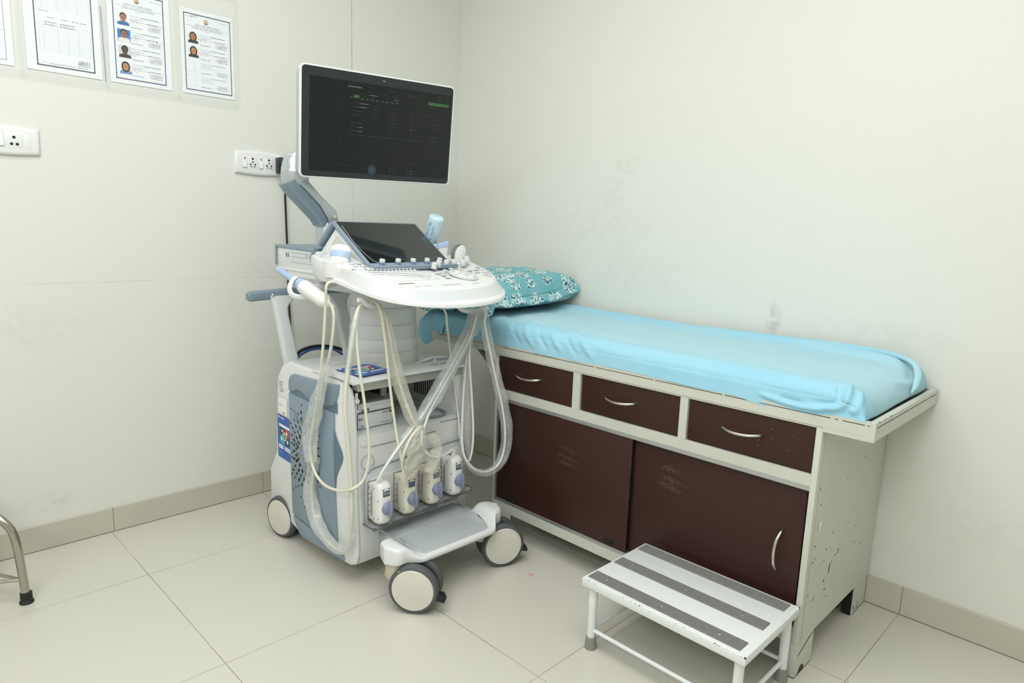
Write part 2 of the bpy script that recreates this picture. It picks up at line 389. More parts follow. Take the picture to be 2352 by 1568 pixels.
for x0, x1 in ((CX1-.022, CX1), (CX0, CX0+.022)):
    for (y0, y1) in ((YF0, YF0+.118), (-.128, YB-.004)):
        b = MB()
        xo = x1-.0025 if x0 > 1.5 else x0; xi = xo+.0025
        b.box((xo, y0+.0032, 0), (xi, y1, .0983), m_sage)
        fy = y0 if y0 < -.3 else y1-.003
        w = .022 if x0 > 1.5 else .105
        b.box(((x1-w) if x0 > 1.5 else x0, fy, 0), (x1 if x0 > 1.5 else x0+w, fy+.003, .0983), m_sage)
        if y0 > -.3: b.box((x1-.03, y0, 0) if x0 > 1.5 else (x0+.003, y0, 0), (x1-.003, y0+.0025, .098) if x0 > 1.5 else (x0+.03, y0+.0025, .098), m_dark)
        b.box((x1-w-.0003 if x0 > 1.5 else x0, fy-.0003, 0), (x1+.0003 if x0 > 1.5 else x0+w, fy+.0033, .0025), m_rust); b.box((xo-.0004, y0+.004, 0), (xi+.0004, y1-.0005, .0022), m_rust)
        if x0 > 1.5 and y0 < -.3:
            b.poly([(CX1+.0006, YF0+.02, .003), (CX1+.0006, YF0+.062, .003), (CX1+.0006, YF0+.064, .012), (CX1+.0006, YF0+.052, .022), (CX1+.0006, YF0+.038, .021), (CX1+.0006, YF0+.03, .011)], m_rust)
            z = [.060, .066, .071, .077, .083, .088, .0935]
            for i in range(6): b.poly([(CX1+.0006, YF0+.012+i*.016, z[i]), (CX1+.0006, YF0+.028+i*.016, z[i+1]-.001), (CX1+.0006, YF0+.028+i*.016, z[i+1]+.0035), (CX1+.0006, YF0+.012+i*.016, z[i]+.003)], m_rust)
        if x0 > 1.5 and y0 > -.3:
            for k in range(12):
                yy, zz = y0+rnd.uniform(.004, .06), rnd.uniform(.004, .022); b.poly([(CX1+.0006, yy, zz), (CX1+.0006, yy+.004, zz), (CX1+.0006, yy+.005, zz+rnd.uniform(.003, .012))], m_rust)
        b.out('leg', couch)
# bracket under the head overhang
b = MB()
d = V((.93, YF0+.01, .655))-V((.785, YF0+.01, .745))
b.prism([(.79, YF0+.004, .735), (.80, YF0+.004, .742), (.933, YF0+.004, .650), (.933, YF0+.004, .628)], (0, .03, 0), mat('bracket_steel', '6d6c58', .5, var=.05), .001)
b.out('brace', couch)
b = MB().quad((CX1+.0008, -.525, .413), (0, .020, 0), (0, .0, .027), m_paper)
b.txt('61', (CX1+.001, -.521, .431), (0, 1, 0), (0, 0, 1), .004, m_ink); b.txt('B', (CX1+.001, -.521, .424), (0, 1, 0), (0, 0, 1), .004, m_ink); b.txt('103', (CX1+.001, -.523, .4165), (0, 1, 0), (0, 0, 1), .004, m_ink)
b.out('label_sticker', couch, label='small white paper sticker')

# ================================================================= mattress under its sheet
m_sheet = mat('pale_blue_cotton_sheet', '9fd3e2', .85, var=.07, scale=9, bump=.25, bscale=500)
def sheet_material():
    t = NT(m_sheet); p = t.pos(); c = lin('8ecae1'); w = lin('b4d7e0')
    q = t.xyz(p)
    streak = t.n('ShaderNodeVectorMath', operation='MULTIPLY'); t.put(streak.inputs[0], p); streak.inputs[1].default_value = (1.2, 9, 3)
    f = t.ramp(t.noise(streak.outputs[0], 2.5, 5, .6), .30, .68)
    nrm = t.n('ShaderNodeNewGeometry').outputs['Normal']; nz = t.xyz(nrm)[2]
    worn = t.math('MULTIPLY', t.math('MULTIPLY', f, .4), t.ramp(q[0], .6, .95))
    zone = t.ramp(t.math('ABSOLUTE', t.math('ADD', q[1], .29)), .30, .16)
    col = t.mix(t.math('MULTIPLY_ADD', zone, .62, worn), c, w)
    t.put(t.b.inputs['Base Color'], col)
sheet_material()
mtx0, mtx1 = .452, 2.236
prof = []     # cross-section: back bottom edge, over the top, down the front
def cross(x):
    ex = min(1, max(0, (mtx1-x)/.085)); rise = math.sqrt(max(0, 1-(1-ex)**2))
    ext = min(1, max(0, (x-mtx0)/.06)); rise *= math.sqrt(max(0, 1-(1-ext)**2))
    zb = .7555; top = .828+.016*math.exp(-((x-.7)/.5)**2)
    out = []
    def add(y, z): out.append(V((x, y, z)))
    yb, yf = -.012, -.574
    H = (top-zb)*rise
    for k in range(5): add(yb-.002*k, zb+H*(.0+.22*k)*1.1)
    n = 40
    for k in range(n+1):
        y = lerp(yb-.012, yf+.05, k/n); u = k/n
        back = .018*math.exp(-(u/.10)**2); dip = -.006*math.sin(PI*u)
        add(y, zb+H*1.0+(back+dip)*rise)
    for k in range(1, 15):
        a = PI/2*k/14; add(yf+.05-.05*math.sin(a), zb+H-.036*rise*(1-math.cos(a)))
    z0 = zb+H-.036*rise
    hang = .004+.006*noise.noise(V((x*3, 0, 3)))
    if 1.9 < x < 2.16: hang += .014*math.sin((x-1.9)/.26*PI)
    for k in range(1, 15): add(yf-.002-.004*k/14, lerp(z0, zb-hang, k/14))
    add(yf+.002, zb-hang+.001)
    return out
b = MB(); rings = []
xs = [lerp(mtx0, 1.9, i/230) for i in range(231)]+[lerp(1.9, mtx1, i/90) for i in range(1, 91)]
for x in xs:
    r = cross(x)
    for j, p in enumerate(r):
        y = p.y; fr = max(0, min(1, (-y-.30)/.27)); hd = math.exp(-max(0, (x-1.02))/.20)
        d = noise.noise(V((x*1.6, y*7, 1)))*.004+noise.noise(V((x*7, y*9, 5)))*.0016
        fold = noise.ridged_multi_fractal(V(((x+(y+.3)*1.25)*8.5, y*1.0, 0)), 1.0, 2, 2, 1, 2)
        d += (fold-1.0)*.0075*hd*(.25+.75*fr)
        if j < 6: d *= .3
        if j > 58: p.y -= max(-.001, d*1.6)
        else: p.z += d
    rings.append(r)
# folds: raised or sunk ridges along a path, pushed along the surface normal
FOLDS = [([(1.45, -.022, .842), (1.72, -.030, .848), (1.92, -.042, .848), (2.08, -.055, .846), (2.17, -.085, .838), (2.205, -.15, .825), (2.215, -.22, .81)], .017, .013),
         ([(1.60, -.058, .842), (1.80, -.064, .842), (1.98, -.076, .842), (2.11, -.098, .838), (2.165, -.15, .832)], .010, -.008),
         ([(2.20, -.30, .80), (2.225, -.20, .79), (2.23, -.10, .785)], .012, .008),
         ([(2.165, -.50, .828), (2.182, -.545, .822), (2.188, -.572, .80), (2.180, -.580, .780), (2.15, -.580, .768), (2.09, -.580, .764)], .0085, .011),
         ([(2.150, -.53, .826), (2.163, -.562, .814), (2.166, -.578, .795), (2.15, -.580, .781), (2.10, -.580, .774)], .007, -.007),
         ([(2.200, -.52, .815), (2.210, -.55, .80), (2.213, -.57, .78), (2.20, -.58, .765)], .008, .008),
         ([(1.96, -.578, .770), (2.03, -.580, .760), (2.09, -.580, .757), (2.14, -.58, .760)], .007, .008), ([(2.02, -.58, .771), (2.08, -.58, .768)], .006, -.006)]
for k in range(6):
    x = .93+.052*k; FOLDS.append(([(x, -.36+.02*(k % 3), .842), (x+.03, -.47, .84), (x+.06+.012*k, -.545, .828), (x+.095+.014*k, -.575, .80), (x+.13+.016*k, -.579, .765)], .008+.0015*(k % 2), .0055*(1 if k % 2 else -.8)))
NV = len(rings[0]); nrm_ = []
for i in range(len(rings)):
    for j in range(NV):
        a = rings[min(i+1, len(rings)-1)][j]-rings[max(i-1, 0)][j]; c = rings[i][min(j+1, NV-1)]-rings[i][max(j-1, 0)]; nn = c.cross(a)
        nn = nn.normalized() if nn.length > 1e-9 else V((0, 0, 1)); nrm_.append(nn if (nn.z > .05 or (abs(nn.z) <= .05 and nn.y < 0)) else -nn)
for pts, w, h in FOLDS:
    P_ = cr(pts, 6); L_ = len(P_); lo = [min(p[k] for p in P_)-.04 for k in range(3)]; hi = [max(p[k] for p in P_)+.04 for k in range(3)]
    for i, r in enumerate(rings):
        if not lo[0] < r[20].x < hi[0]: continue
        for j, p in enumerate(r):
            if not (lo[1] < p.y < hi[1] and lo[2] < p.z < hi[2]): continue
            bd, bt = 1, 0
            for k in range(L_-1):
                u = P_[k+1]-P_[k]; t_ = max(0, min(1, (p-P_[k]).dot(u)/max(u.length_squared, 1e-9))); dd = (p-P_[k]-u*t_).length
                if dd < bd: bd, bt = dd, (k+t_)/(L_-1)
            if bd < .05:
                q = nrm_[i*NV+j]*h*math.exp(-(bd/w)**2)*min(1, 6*bt, 6*(1-bt))
                if q.y > 0 and p.y > -.03: q.y = 0
                p += q
for r in rings:
    for p in r: p.y = min(p.y, -.0005)
b.loft(rings, m_sheet, (False, False), closed=False)
b.tube(cr([(1.70, -.020, .846), (1.82, -.026, .850), (1.95, -.032, .852), (2.07, -.040, .851), (2.16, -.060, .846), (2.215, -.105, .836), (2.238, -.15, .815), (2.244, -.185, .79), (2.240, -.205, .768)], 12), [.001, .007, .010, .011, .011, .011, .010, .008, .002], m_sheet, 16, flat=(1, .7))
# loose corner of the sheet hanging at the head end
rg = []
for i in range(13):
    u = i/12; r = []
    for j in range(9):
        w = j/8
        x = lerp(.456, .62, u); zlow = .752-.066*max(0, 1-abs(u-.34)/.66)
        r.append((x, -.5775-.006*math.sin(u*7)*w-.006*w, lerp(.790, zlow, w)))
    rg.append(r)
b.loft(rg, m_sheet, (False, False), closed=False)
mattress = b.out('mattress', None, smooth=60)
tag(mattress, 'thin mattress covered by a rumpled pale blue cotton sheet, on the couch', 'mattress')

# ================================================================= pillow
def pillow_material():
    m = mat('teal_leaf_print_cotton', '57a3ac', .85, var=0, bump=.2, bscale=400); t = NT(m); pm = t.n('ShaderNodeVectorMath', operation='MULTIPLY'); t.put(pm.inputs[0], t.n('ShaderNodeTexCoord').outputs['Object']); pm.inputs[1].default_value = (1, 1, .72); p = pm.outputs[0]
    vo = t.n('ShaderNodeTexVoronoi', feature='F1'); t.put(vo.inputs['Vector'], p); vo.inputs['Scale'].default_value = 9.2; vo.inputs['Randomness'].default_value = .35
    wob = t.math('MULTIPLY_ADD', t.noise(p, 60, 2), .16, -.08)
    d = t.math('ADD', vo.outputs['Distance'], wob)
    tree = t.math('LESS_THAN', d, .47)
    lf = t.n('ShaderNodeTexVoronoi', feature='F1'); t.put(lf.inputs['Vector'], p); lf.inputs['Scale'].default_value = 170; lf.inputs['Randomness'].default_value = 1
    leaf = t.math('LESS_THAN', lf.outputs['Distance'], .56)
    cc = t.xyz(lf.outputs['Color'])
    dark = t.math('GREATER_THAN', cc[0], .70)
    col = t.mix(dark, lin('d5e6e2'), lin('24474f'))
    base = t.mix(t.ramp(t.noise(p, 12, 3), .3, .7), lin('6ba9b2'), lin('7cb8c0'))
    out = t.mix(t.math('MULTIPLY', tree, leaf), base, col)
    lo = t.n('ShaderNodeVectorMath', operation='SUBTRACT'); t.put(lo.inputs[0], p); t.put(lo.inputs[1], vo.outputs['Position'])
    q = t.xyz(lo.outputs[0]); ax = t.math('SUBTRACT', q[1], t.math('MULTIPLY', q[0], .25)); 
    tr = t.math('MULTIPLY', t.math('MULTIPLY', t.math('LESS_THAN', d, .58), t.math('LESS_THAN', t.math('ABSOLUTE', ax), .0013)), t.math('MULTIPLY', t.math('GREATER_THAN', q[0], -.005), t.math('LESS_THAN', q[0], .05)))
    out = t.mix(tr, out, lin('dbeae6')); t.put(t.b.inputs['Base Color'], out)
    return m
m_pil = pillow_material()
def pillow():
    b = MB(); NU, NV = 56, 40
    L, D, H = .47, .57, .160     # x, y, thickness
    M = Matrix.Translation((.625, -.296, .846)) @ Matrix.Rotation(math.radians(3), 4, 'Z') @ Matrix.Rotation(math.radians(-3), 4, 'Y')
    def pt(u, v, sgn):
        e = 2.6
        x, y = u, v
        edge = max(0, (1-abs(u)**e)*(1-abs(v)**e))
        h = edge**.30
        # pinched sides so the corners stick out
        px = L/2*u*(1-.07*(1-v*v)); py = D/2*v*(1-.07*(1-u*u))
        z = H*h*(.66 if sgn > 0 else .36)*sgn
        w = noise.noise(V((px*9, py*9, 3+sgn)))*.010+noise.noise(V((px*24, py*20, 8)))*.004
        z += w*edge**.3*(1 if sgn > 0 else .2)
        if sgn > 0: z += .016*h*(v+.2)-.02*u*h; z += .045*((u+1)/2)**3*((v+1)/2)**3
        return M @ V((px, py, z+.054))
    for sgn in (1, -1):
        rg = [[pt(2*i/NU-1, 2*j/NV-1, sgn) for j in range(NV+1)] for i in range(NU+1)]
        b.loft(rg, m_pil, closed=False)
    # wavy stitched border of the pillow cover
    per = [(-1, -1+2*k/14) for k in range(14)]+[(-1+2*k/14, 1) for k in range(14)]+[(1, 1-2*k/14) for k in range(14)]+[(1-2*k/14, -1) for k in range(14)]
    inner, outer = [], []
    for k, (u, v) in enumerate(per):
        a = pt(u, v, 1); c = M@V((0, 0, .054)); d = (a-c); d.z = 0; d.normalize()
        inner.append(a-d*.004); wz = .006*math.sin(k*1.9)+.004*math.sin(k*.7)
        outer.append(a+d*(.024+.005*math.sin(k*2.3))+V((0, 0, wz-.030)))
    inner.append(inner[0]); outer.append(outer[0])
    A, B_ = cr(inner, 4), cr(outer, 4)
    for p in B_+A:
        if p.y > -.004: p.y = -.004
        if p.z < .846 and p.y > -.55: p.z = .846
        if p.y < -.55: p.z -= .02
        p.y = max(p.y, -.604)
    mid = [(a+c)/2+V((0, 0, .004)) for a, c in zip(A, B_)]
    b.loft([A, mid, B_], m_pil, closed=False)
    b.loft([[p-V((0, 0, .003)) for p in A], [p-V((0, 0, .003)) for p in mid], [p-V((0, 0, .003)) for p in B_]], m_pil, closed=False)
    for p in b.v:
        p.y = min(p.y, -.003); p.y = max(p.y, -.61)
    # folded inner flap of the cover
    o = b.out('pillow', None, smooth=70); return tag(o, 'plump pillow in a teal cover printed with white trees', 'pillow')
pillow()

# ================================================================= foot stool
st = thing('foot_stool', 'low white steel foot stool with three grey ribbed treads, in front of the couch', 'foot stool', (1.89, -.74, 0))
SX0, SX1, SY0, SY1, SZ = 1.648, 2.139, -.9035, -.584, .216
b = MB().box((SX0, SY0, SZ-.0235), (SX1, SY1, SZ), m_white_en, .0018)
for k in range(26):
    xx = rnd.uniform(SX0, SX1); zz = SZ-rnd.choice((.0, .0015, .0225)); b.box((xx, SY0-.0003, zz-.0012), (xx+rnd.uniform(.001, .003), SY0+.001, zz+.0003), m_rust)
b.box((SX1-.004, SY0-.0003, SZ-.003), (SX1+.0003, SY0+.003, SZ+.0003), m_rust); b.box((SX1-.003, SY1-.006, SZ-.002), (SX1+.0003, SY1-.001, SZ+.0003), m_rust)
b.out('top', st)
for ty in (-.866, -.743, -.618):
    b = MB(); w = .044; n = 11
    pr = [(SX0+.012+(.0 if ty > -.7 else .008), ty-w/2, SZ)]
    x0, x1 = SX0+.010, SX1-.022
    sec = []
    for k in range(n):
        y0 = ty-w/2+w*k/n; sec += [(y0+.0004, .0022), (y0+.0010, .0036), (y0+w/n-.0010, .0036), (y0+w/n-.0004, .0022)]
    pts = [(x0, ty-w/2, SZ)]+[(x0, y, SZ+z) for y, z in sec]+[(x0, ty+w/2, SZ)]
    b.prism(pts, (x1-x0, 0, 0), m_tread)
    for f in (.11, .5, .86): b.lathe([(.0045, 0), (.0045, .001), (.0025, .0022), (.0001, .0024)], (lerp(x0, x1, f), ty, SZ+.0034), (0, 0, 1), m_alu, 14)
    b.out('tread', st, label='ribbed grey rubber tread strip')
LP = [(1.676, -.882), (1.676, -.606), (2.117, -.606), (2.117, -.882)]
for i, (x, y) in enumerate(LP):
    b = MB().cyl((x, y, .012), (x, y, SZ-.022), .0122, m_white_en, 24)
    if i == 0: b.lathe([(.01245, 0), (.01245, .026)], (x, y, .135), (0, 0, 1), m_paper, 24)
    l = b.out('leg', st)
    MB().lathe([(.0001, 0), (.0168, 0), (.0172, .003), (.0145, .036), (.0128, .038)], (x, y, 0), (0, 0, 1), m_rub_grey, 24).out('rubber_foot', l, label='grey rubber foot')
for (i, j) in ((0, 1), (1, 2), (2, 3), (3, 0)):
    a, c = LP[i], LP[j]; MB().cyl((*a, .058), (*c, .058), .0058, m_white_en, 14).out('stretcher', st)

# ================================================================= steel stool at the left edge
b0 = thing('steel_stool', 'chromed tube stool with black rubber foot, cut off by the left edge of the photo', 'stool', (.20, -2.18, 0))
m_tube = mat('polished_steel_tube', 'b5b1a6', .18, metal=1, var=.06, scale=50)
dirs = [(.677, .736), (-.736, .677), (-.677, -.736), (.736, -.677)]
for k, (dx, dy) in enumerate(dirs):
    q_ = 1 if k % 2 == 0 else .62
    def P(r, z): return (.205+dx*r*q_, -2.171+dy*r*q_, z)
    b = MB().tube(cr([P(0, .298), P(.10, .296), P(.155, .285), P(.195, .25), P(.212, .21), P(.222, .12), P(.229, .012)], 8), .0118, m_tube, 20)
    l = b.out('leg', b0)
    MB().lathe([(.0001, 0), (.0185, 0), (.0195, .002), (.0185, .007), (.0165, .009), (.0158, .034), (.0125, .036)], P(.2295, 0), (0, 0, 1), m_rub_blk, 24).out('rubber_foot', l, label='black rubber foot')
rp = [(.205+.219*(1 if k % 2 == 0 else .62)*math.cos(math.radians(47.4+90*k)), -2.171+.219*(1 if k % 2 == 0 else .62)*math.sin(math.radians(47.4+90*k)), .076) for k in range(4)]
b = MB()
for k in range(4): 
    a, c = V(rp[k]), V(rp[(k+1) % 4]); mid = (a+c)/2; mid += (V((.205, -2.171, .076))-mid)*.25
    b.tube(cr([a, mid, c], 8), .0052, m_tube, 12)
b.out('foot_ring', b0)
b = MB().lathe([(.0001, 0), (.10, 0), (.107, .006), (.107, .02), (.10, .026), (.0001, .027)], (.195, -2.182, .3085), (0, 0, 1), m_tube, 40); b.out('seat', b0)

# ================================================================= ultrasound machine materials
m_wp = mat('white_plastic', 'e3e5e4', .32, var=.012, scale=6)
m_wp2 = mat('light_grey_plastic', 'd3d7d8', .35, var=.015, scale=6)
m_wp3 = mat('warm_grey_plastic', 'c9cac6', .4, var=.02, scale=6)
m_gp = mat('grey_foot_plastic', 'b3babc', .38, var=.03, scale=12)
m_blue = mat('blue_grey_plastic', '8496a4', .36, var=.02, scale=8)
m_blue2 = mat('slate_blue_metal', '7f919f', .34, metal=.25, var=.03, scale=8)
m_bl_dk = mat('dark_blue_grey_plastic', '64788a', .4, var=.03)
m_silver = mat('silver_paint', 'b9c0c4', .3, metal=.45, var=.02)
m_seam = mat('seam_grey', '6d7478', .7, var=.05)
m_hole = mat('vent_black', '111519', .85, var=.1)
m_tyre = mat('dark_grey_tyre', '54585a', .6, var=.06, scale=40)
m_capw = mat('scuffed_cream_plastic', 'd6d4c9', .45, var=.08, scale=25)
m_fork = mat('yellowed_plastic', 'c2bba3', .5, var=.15, scale=18)
m_bezel = mat('charcoal_bezel', '2b3133', .3, var=.02, spec=.35)
m_screen = mat('display_glass', '181c1c', .14, var=.02, spec=.35)
m_tglass = mat('touch_glass', '14191b', .06, var=.02, spec=.9)
m_gkey = mat('grey_key', 'cfd2d1', .45, var=.02)
m_ring = mat('key_ring_grey', 'a4a9ac', .5, var=.02)
m_knobb = mat('blue_grey_knob', '7f92a8', .4, var=.03)
m_lblue = mat('light_blue_plastic', 'a9bfdc', .38, var=.02)
m_lens = mat('grey_lens_rubber', '74787a', .55, var=.04)
m_cream = mat('cream_cable', 'dcdac8', .42, var=.04, scale=20)
m_chrome = mat('chrome', 'd8dadb', .12, metal=1, var=.02)
m_gdial = mat('violet_grey_plastic', '858ba3', .42, var=.03)
m_lab = mat('slate_label', '5b6478', .5, var=.03)
m_sblue = mat('sticker_blue', '2f5fb0', .4, var=.03)
m_sred = mat('sticker_red', 'c8453d', .45, var=.03); m_scyan = mat('sticker_cyan', '3fa6d6', .45, var=.03); m_sblk = mat('sticker_charcoal', '3c4146', .5, var=.03); m_sgrn = mat('sticker_green', '5ba58c', .5, var=.03)
m_wht = mat('print_white', 'f2f4f4', .5, var=.01)

MC = V((.75, -.965, 0))
mach = thing('ultrasound_machine', 'large white and blue-grey ultrasound machine on four castors, in the corner beside the couch', 'ultrasound machine', MC)
YL, YR = -1.215, -.735          # left and right flank of the lower housing

# ---------------------------------------------------------------- lower housing with its open printer bay
b = MB()
full = [(.360, .121), (.362, .246), (.421, .335), (.428, .51), (.440, .62), (.475, .668), (.53, .692), (.80, .690), (.895, .685), (.925, .668), (.938, .64), (.948, .56), (.955, .50), (.952, .43), (.958, .30), (.965, .20), (.968, .12), (.955, .082), (.925, .07), (.62, .052)]
b.prism([(x, YL, z) for x, z in full], (0, .018, 0), m_wp, .0085, 3); b.prism([(x, YR-.050, z) for x, z in full], (0, .050, 0), m_wp, .016, 3)
low = [(.366, .125), (.368, .244), (.426, .333), (.434, .512), (.9535, .512), (.9515, .43), (.9575, .30), (.9645, .20), (.9675, .12), (.9545, .0825), (.925, .0705), (.625, .0525)]
b.prism([(x, YL+.0165, z) for x, z in low], (0, YR-YL-.0645, 0), m_wp)
back = [(.433, .51), (.431, .53), (.442, .618), (.477, .666), (.53, .6915), (.66, .6915), (.66, .51)]
b.prism([(x, YL+.0165, z) for x, z in back], (0, YR-YL-.0645, 0), m_wp)
b.box((.661, YL+.0185, .656), (.80, YR-.049, .688), m_wp)
b.out('housing', mach)
# bay lining: floor, back and slotted side wall
b = MB()
b.box((.66, YL+.0185, .5125), (.95, YR-.0505, .518), m_wp2)
b.box((.6605, YL+.0185, .5182), (.668, YR-.0505, .6558), m_wp3)
b.box((.6685, -.995, .518), (.78, -.975, .655), m_wp3)
for k in range(9): b.box((.68+.011*k, -.9975, .56), (.684+.011*k, -.996, .62), m_hole)
for k in range(10): b.box((.6685, -.955+.016*k, .555), (.6695, -.948+.016*k, .635), m_hole)
for k in range(11): b.box((.70+.013*k, YR-.0515, .55), (.705+.013*k, YR-.0503, .635), m_hole)
b.box((.668, -1.17, .60), (.672, -1.01, .652), m_hole)
b.out('bay_lining', mach)
# side rails and latch beside the printer
b = MB(); b.box((.930, YL+.0195, .5185), (.9365, YL+.028, .655), m_wp2, .002)
b.box((.9367, YL+.023, .53), (.9372, YL+.0255, .59), m_hole); b.box((.9367, YL+.0235, .60), (.9372, YL+.026, .635), m_hole)
b.lathe([(.0001, 0), (.008, 0), (.0085, .002), (.007, .004), (.0001, .0045)], (.9372, YL+.0235, .628), (1, 0, 0), m_wp, 18); b.lathe([(.0001, 0), (.009, 0), (.009, .002), (.0001, .003)], (.9545, YL+.036, .488), (1, 0, 0), m_wp, 18)
b.out('bay_latch', mach)
# front cover seams and round cap
b = MB()
b.box((.9545, YL+.05, .4735), (.9555, YR-.15, .475), m_seam); b.box((.9551, YR-.13, .503), (.9559, YR-.03, .5045), m_seam)
ring = [(.9560, -1.165+.024*math.cos(2*PI*k/24), .425+.024*math.sin(2*PI*k/24)) for k in range(24)]
b.tube(ring+[ring[0]], .0007, m_seam, 6)
b.out('front_seam', mach)

# ---------------------------------------------------------------- top flap (printer lid) with arched handle
b = MB(); rg = []
for i in range(15):
    u = i/14; y = lerp(YL-.004, YR-.004, u); bow = .012*math.sin(PI*u)
    xf = .958-.012*math.cos(PI*u)**2*0+bow; zf = .690+.006*math.sin(PI*u)+(.004*u)
    sec = [(.70, .690), (.78, .701), (.86, .702), (.92, .699), (xf, zf), (xf+.003, zf-.003), (xf, zf-.007), (.92, .688), (.86, .690), (.70, .684)]
    rg.append([(x, y, z+.004) for x, z in sec])
b.loft(rg, m_wp)
for p in b.v: pass
b.box((.895, YL+.03, .656), (.932, YR-.012, .690), m_wp3, .003)
b.box((.9321, YL+.05, .681), (.9326, YR-.03, .682), m_seam)
b.lathe([(.0001, 0), (.006, 0), (.006, .003), (.0001, .003)], (.9322, YL+.045, .672), (1, 0, 0), m_wp2, 14)
lid = b.out('printer_lid', mach, smooth=50)
b = MB()
pts = [(.865, -.905, .7035), (.868, -.88, .712), (.870, -.845, .7185), (.870, -.81, .7185), (.867, -.775, .712), (.863, -.75, .704)]
b.tube(cr(pts, 8), [.002, .005, .007, .007, .005, .002], m_wp, 12, flat=(1.6, .45)); b.box((.864, -.832, .700), (.876, -.823, .716), m_wp, .001)
for k in range(9): b.box((.912+.001*(k % 2), -.885+.012*k, .7035), (.9165, -.880+.012*k+.003*(k % 3), .7043), m_seam)
b.out('lid_handle', lid)
def sticker(b, o, r, u, w, h):
    """blue service sticker: four coloured fields, a round emblem and white bars"""
    o, r, u = V(o), V(r).normalized(), V(u).normalized(); n = r.cross(u)
    q = lambda x, y, ww, hh, m, k=1: b.quad(o+r*x*w+u*y*h+n*.00025*k, r*ww*w, u*hh*h, m)
    q(0, 0, 1, 1, m_sblue); q(.12, .73, .76, .06, m_wht, 2)
    q(.18, .53, .32, .18, m_sblk, 2); q(.50, .53, .34, .18, m_sred, 2); q(.18, .35, .32, .18, m_scyan, 2); q(.50, .35, .34, .18, m_sblk, 2)
    c = o+r*.5*w+u*.53*h; b.disc(c+n*.0008, n, .13*w, m_sgrn, 20); b.disc(c+n*.0007, n, .155*w, m_wht, 20)
    for y in (.27, .22): q(.06, y, .36, .035, m_wht, 2); q(.50, y, .44, .035, m_wht, 2)
    for k, y in enumerate((.15, .12, .09)): q(.07, y, .3-.05*k, .012, m_scyan, 2)
    q(.30, .62, .1, .05, m_wht, 3); q(.62, .60, .1, .06, m_wht, 3); q(.24, .42, .08, .07, m_wht, 3); q(.68, .40, .09, .08, m_wht, 3)
    b.disc(o+r*.1*w+u*.94*h+n*.0006, n, .045*w, m_wht, 14); q(.20, .925, .3, .02, m_wht, 2)
b = MB(); sticker(b, (.938, -1.180, .7065), (-.06, 1, .03), (-1, -.10, .02), .128, .13)
b.out('sticker', lid, label='blue sticker with four coloured fields')

# ---------------------------------------------------------------- blue-grey flank panel
b = MB()
def flank(pts, y, th, m, bev=.004): b.prism([(x, y, z) for x, z in pts], (0, th, 0), m, bev, 2)
top = [(.540, .590), (.541, .625), (.552, .645), (.575, .656), (.70, .662), (.83, .668), (.875, .675), (.868, .640), (.848, .600), (.80, .588), (.745, .586), (.715, .578), (.69, .585), (.64, .602), (.60, .604), (.575, .592)]
flank(top, YL-.009, .02, m_blue)
door = [(.540, .584), (.57, .580), (.838, .574), (.844, .565), (.842, .45), (.842, .38), (.848, .25), (.856, .14), (.852, .118), (.72, .118), (.552, .128), (.548, .20), (.543, .38)]
flank(door, YL-.009, .02, m_blue)
skirt = [(.554, .122), (.72, .112), (.860, .112), (.890, .10), (.90, .078), (.80, .070), (.63, .060), (.60, .066), (.58, .085), (.562, .104)]
flank(skirt, YL-.008, .02, m_blue, .003)
b.box((.545, YL-.004, .575), (.86, YL-.001, .610), m_bl_dk)
wave = [(.840, .520), (.852, .495), (.872, .470), (.888, .450), (.892, .435), (.886, .415), (.866, .385), (.850, .355), (.846, .32), (.835, .32), (.835, .52)]
b.prism([(x, YL-.0045, z) for x, z in wave], (0, .004, 0), m_bl_dk)
panel = b.out('side_panel', mach, label='blue-grey side panel')
# teardrop air holes round the badge
b = MB(); cx, cz = .655, .383; yy = YL-.0094
for ring_i, (R, n) in enumerate(((.052, 17), (.069, 21), (.087, 25), (.104, 24), (.121, 18), (.138, 10))):
    for k in range(n):
        a = 2*PI*(k+.5*(ring_i % 2))/n+rnd.uniform(-.06, .06); ex = abs(math.sin(a))
        if ring_i > 3 and ex < .45: continue
        if ring_i == 5 and rnd.random() < .3: continue
        rr = R*(1+.42*ex*ex); x, z = cx+rr*math.cos(a)*.92, cz+rr*math.sin(a)*1.02
        if not (.553 < x < .828): continue
        L = (.0105-.0013*ring_i)*rnd.uniform(.75, 1.15); wd = L*rnd.uniform(.42, .62); ca, sa = math.cos(a), math.sin(a)
        pts = []
        for j in range(12):
            q = 2*PI*j/12; u, v = math.cos(q)*L, math.sin(q)*wd*(1-.35*math.cos(q)); pts.append((x+u*ca-v*sa, yy, z+u*sa+v*ca))
        b.poly(pts, m_hole)
b.out('air_hole', panel, label='dark teardrop air holes in a burst round the badge')['kind'] = 'stuff'
b = MB()
b.lathe([(.0001, 0), (.040, 0), (.041, .002), (.040, .004), (.037, .0045), (.0365, .003), (.0001, .003)], (cx, YL-.0085, cz), (0, -1, 0), m_blue, 40)
def st(pts, r=.0012): b.tube([(cx+x, YL-.0125, cz+z) for x, z in [(p.x, p.y) for p in cr([(q[0], q[1], 0) for q in pts], 6)]], r, m_chrome, 6)
for R in (.0395, .0345): st([(R*math.cos(2*PI*k/28), R*math.sin(2*PI*k/28)) for k in range(29)], .0011)
st([(-.004, .016), (-.011, .020), (-.018, .013), (-.019, .003), (-.012, -.002), (-.006, .004), (-.007, .012), (-.003, .004), (-.006, -.012), (-.014, -.018), (-.019, -.012), (-.012, -.005), (-.002, -.002)])
st([(.017, .018), (.009, .020), (.004, .013), (.010, .008), (.004, .003), (.001, -.005), (.008, -.010), (.015, -.006), (.012, .000)])
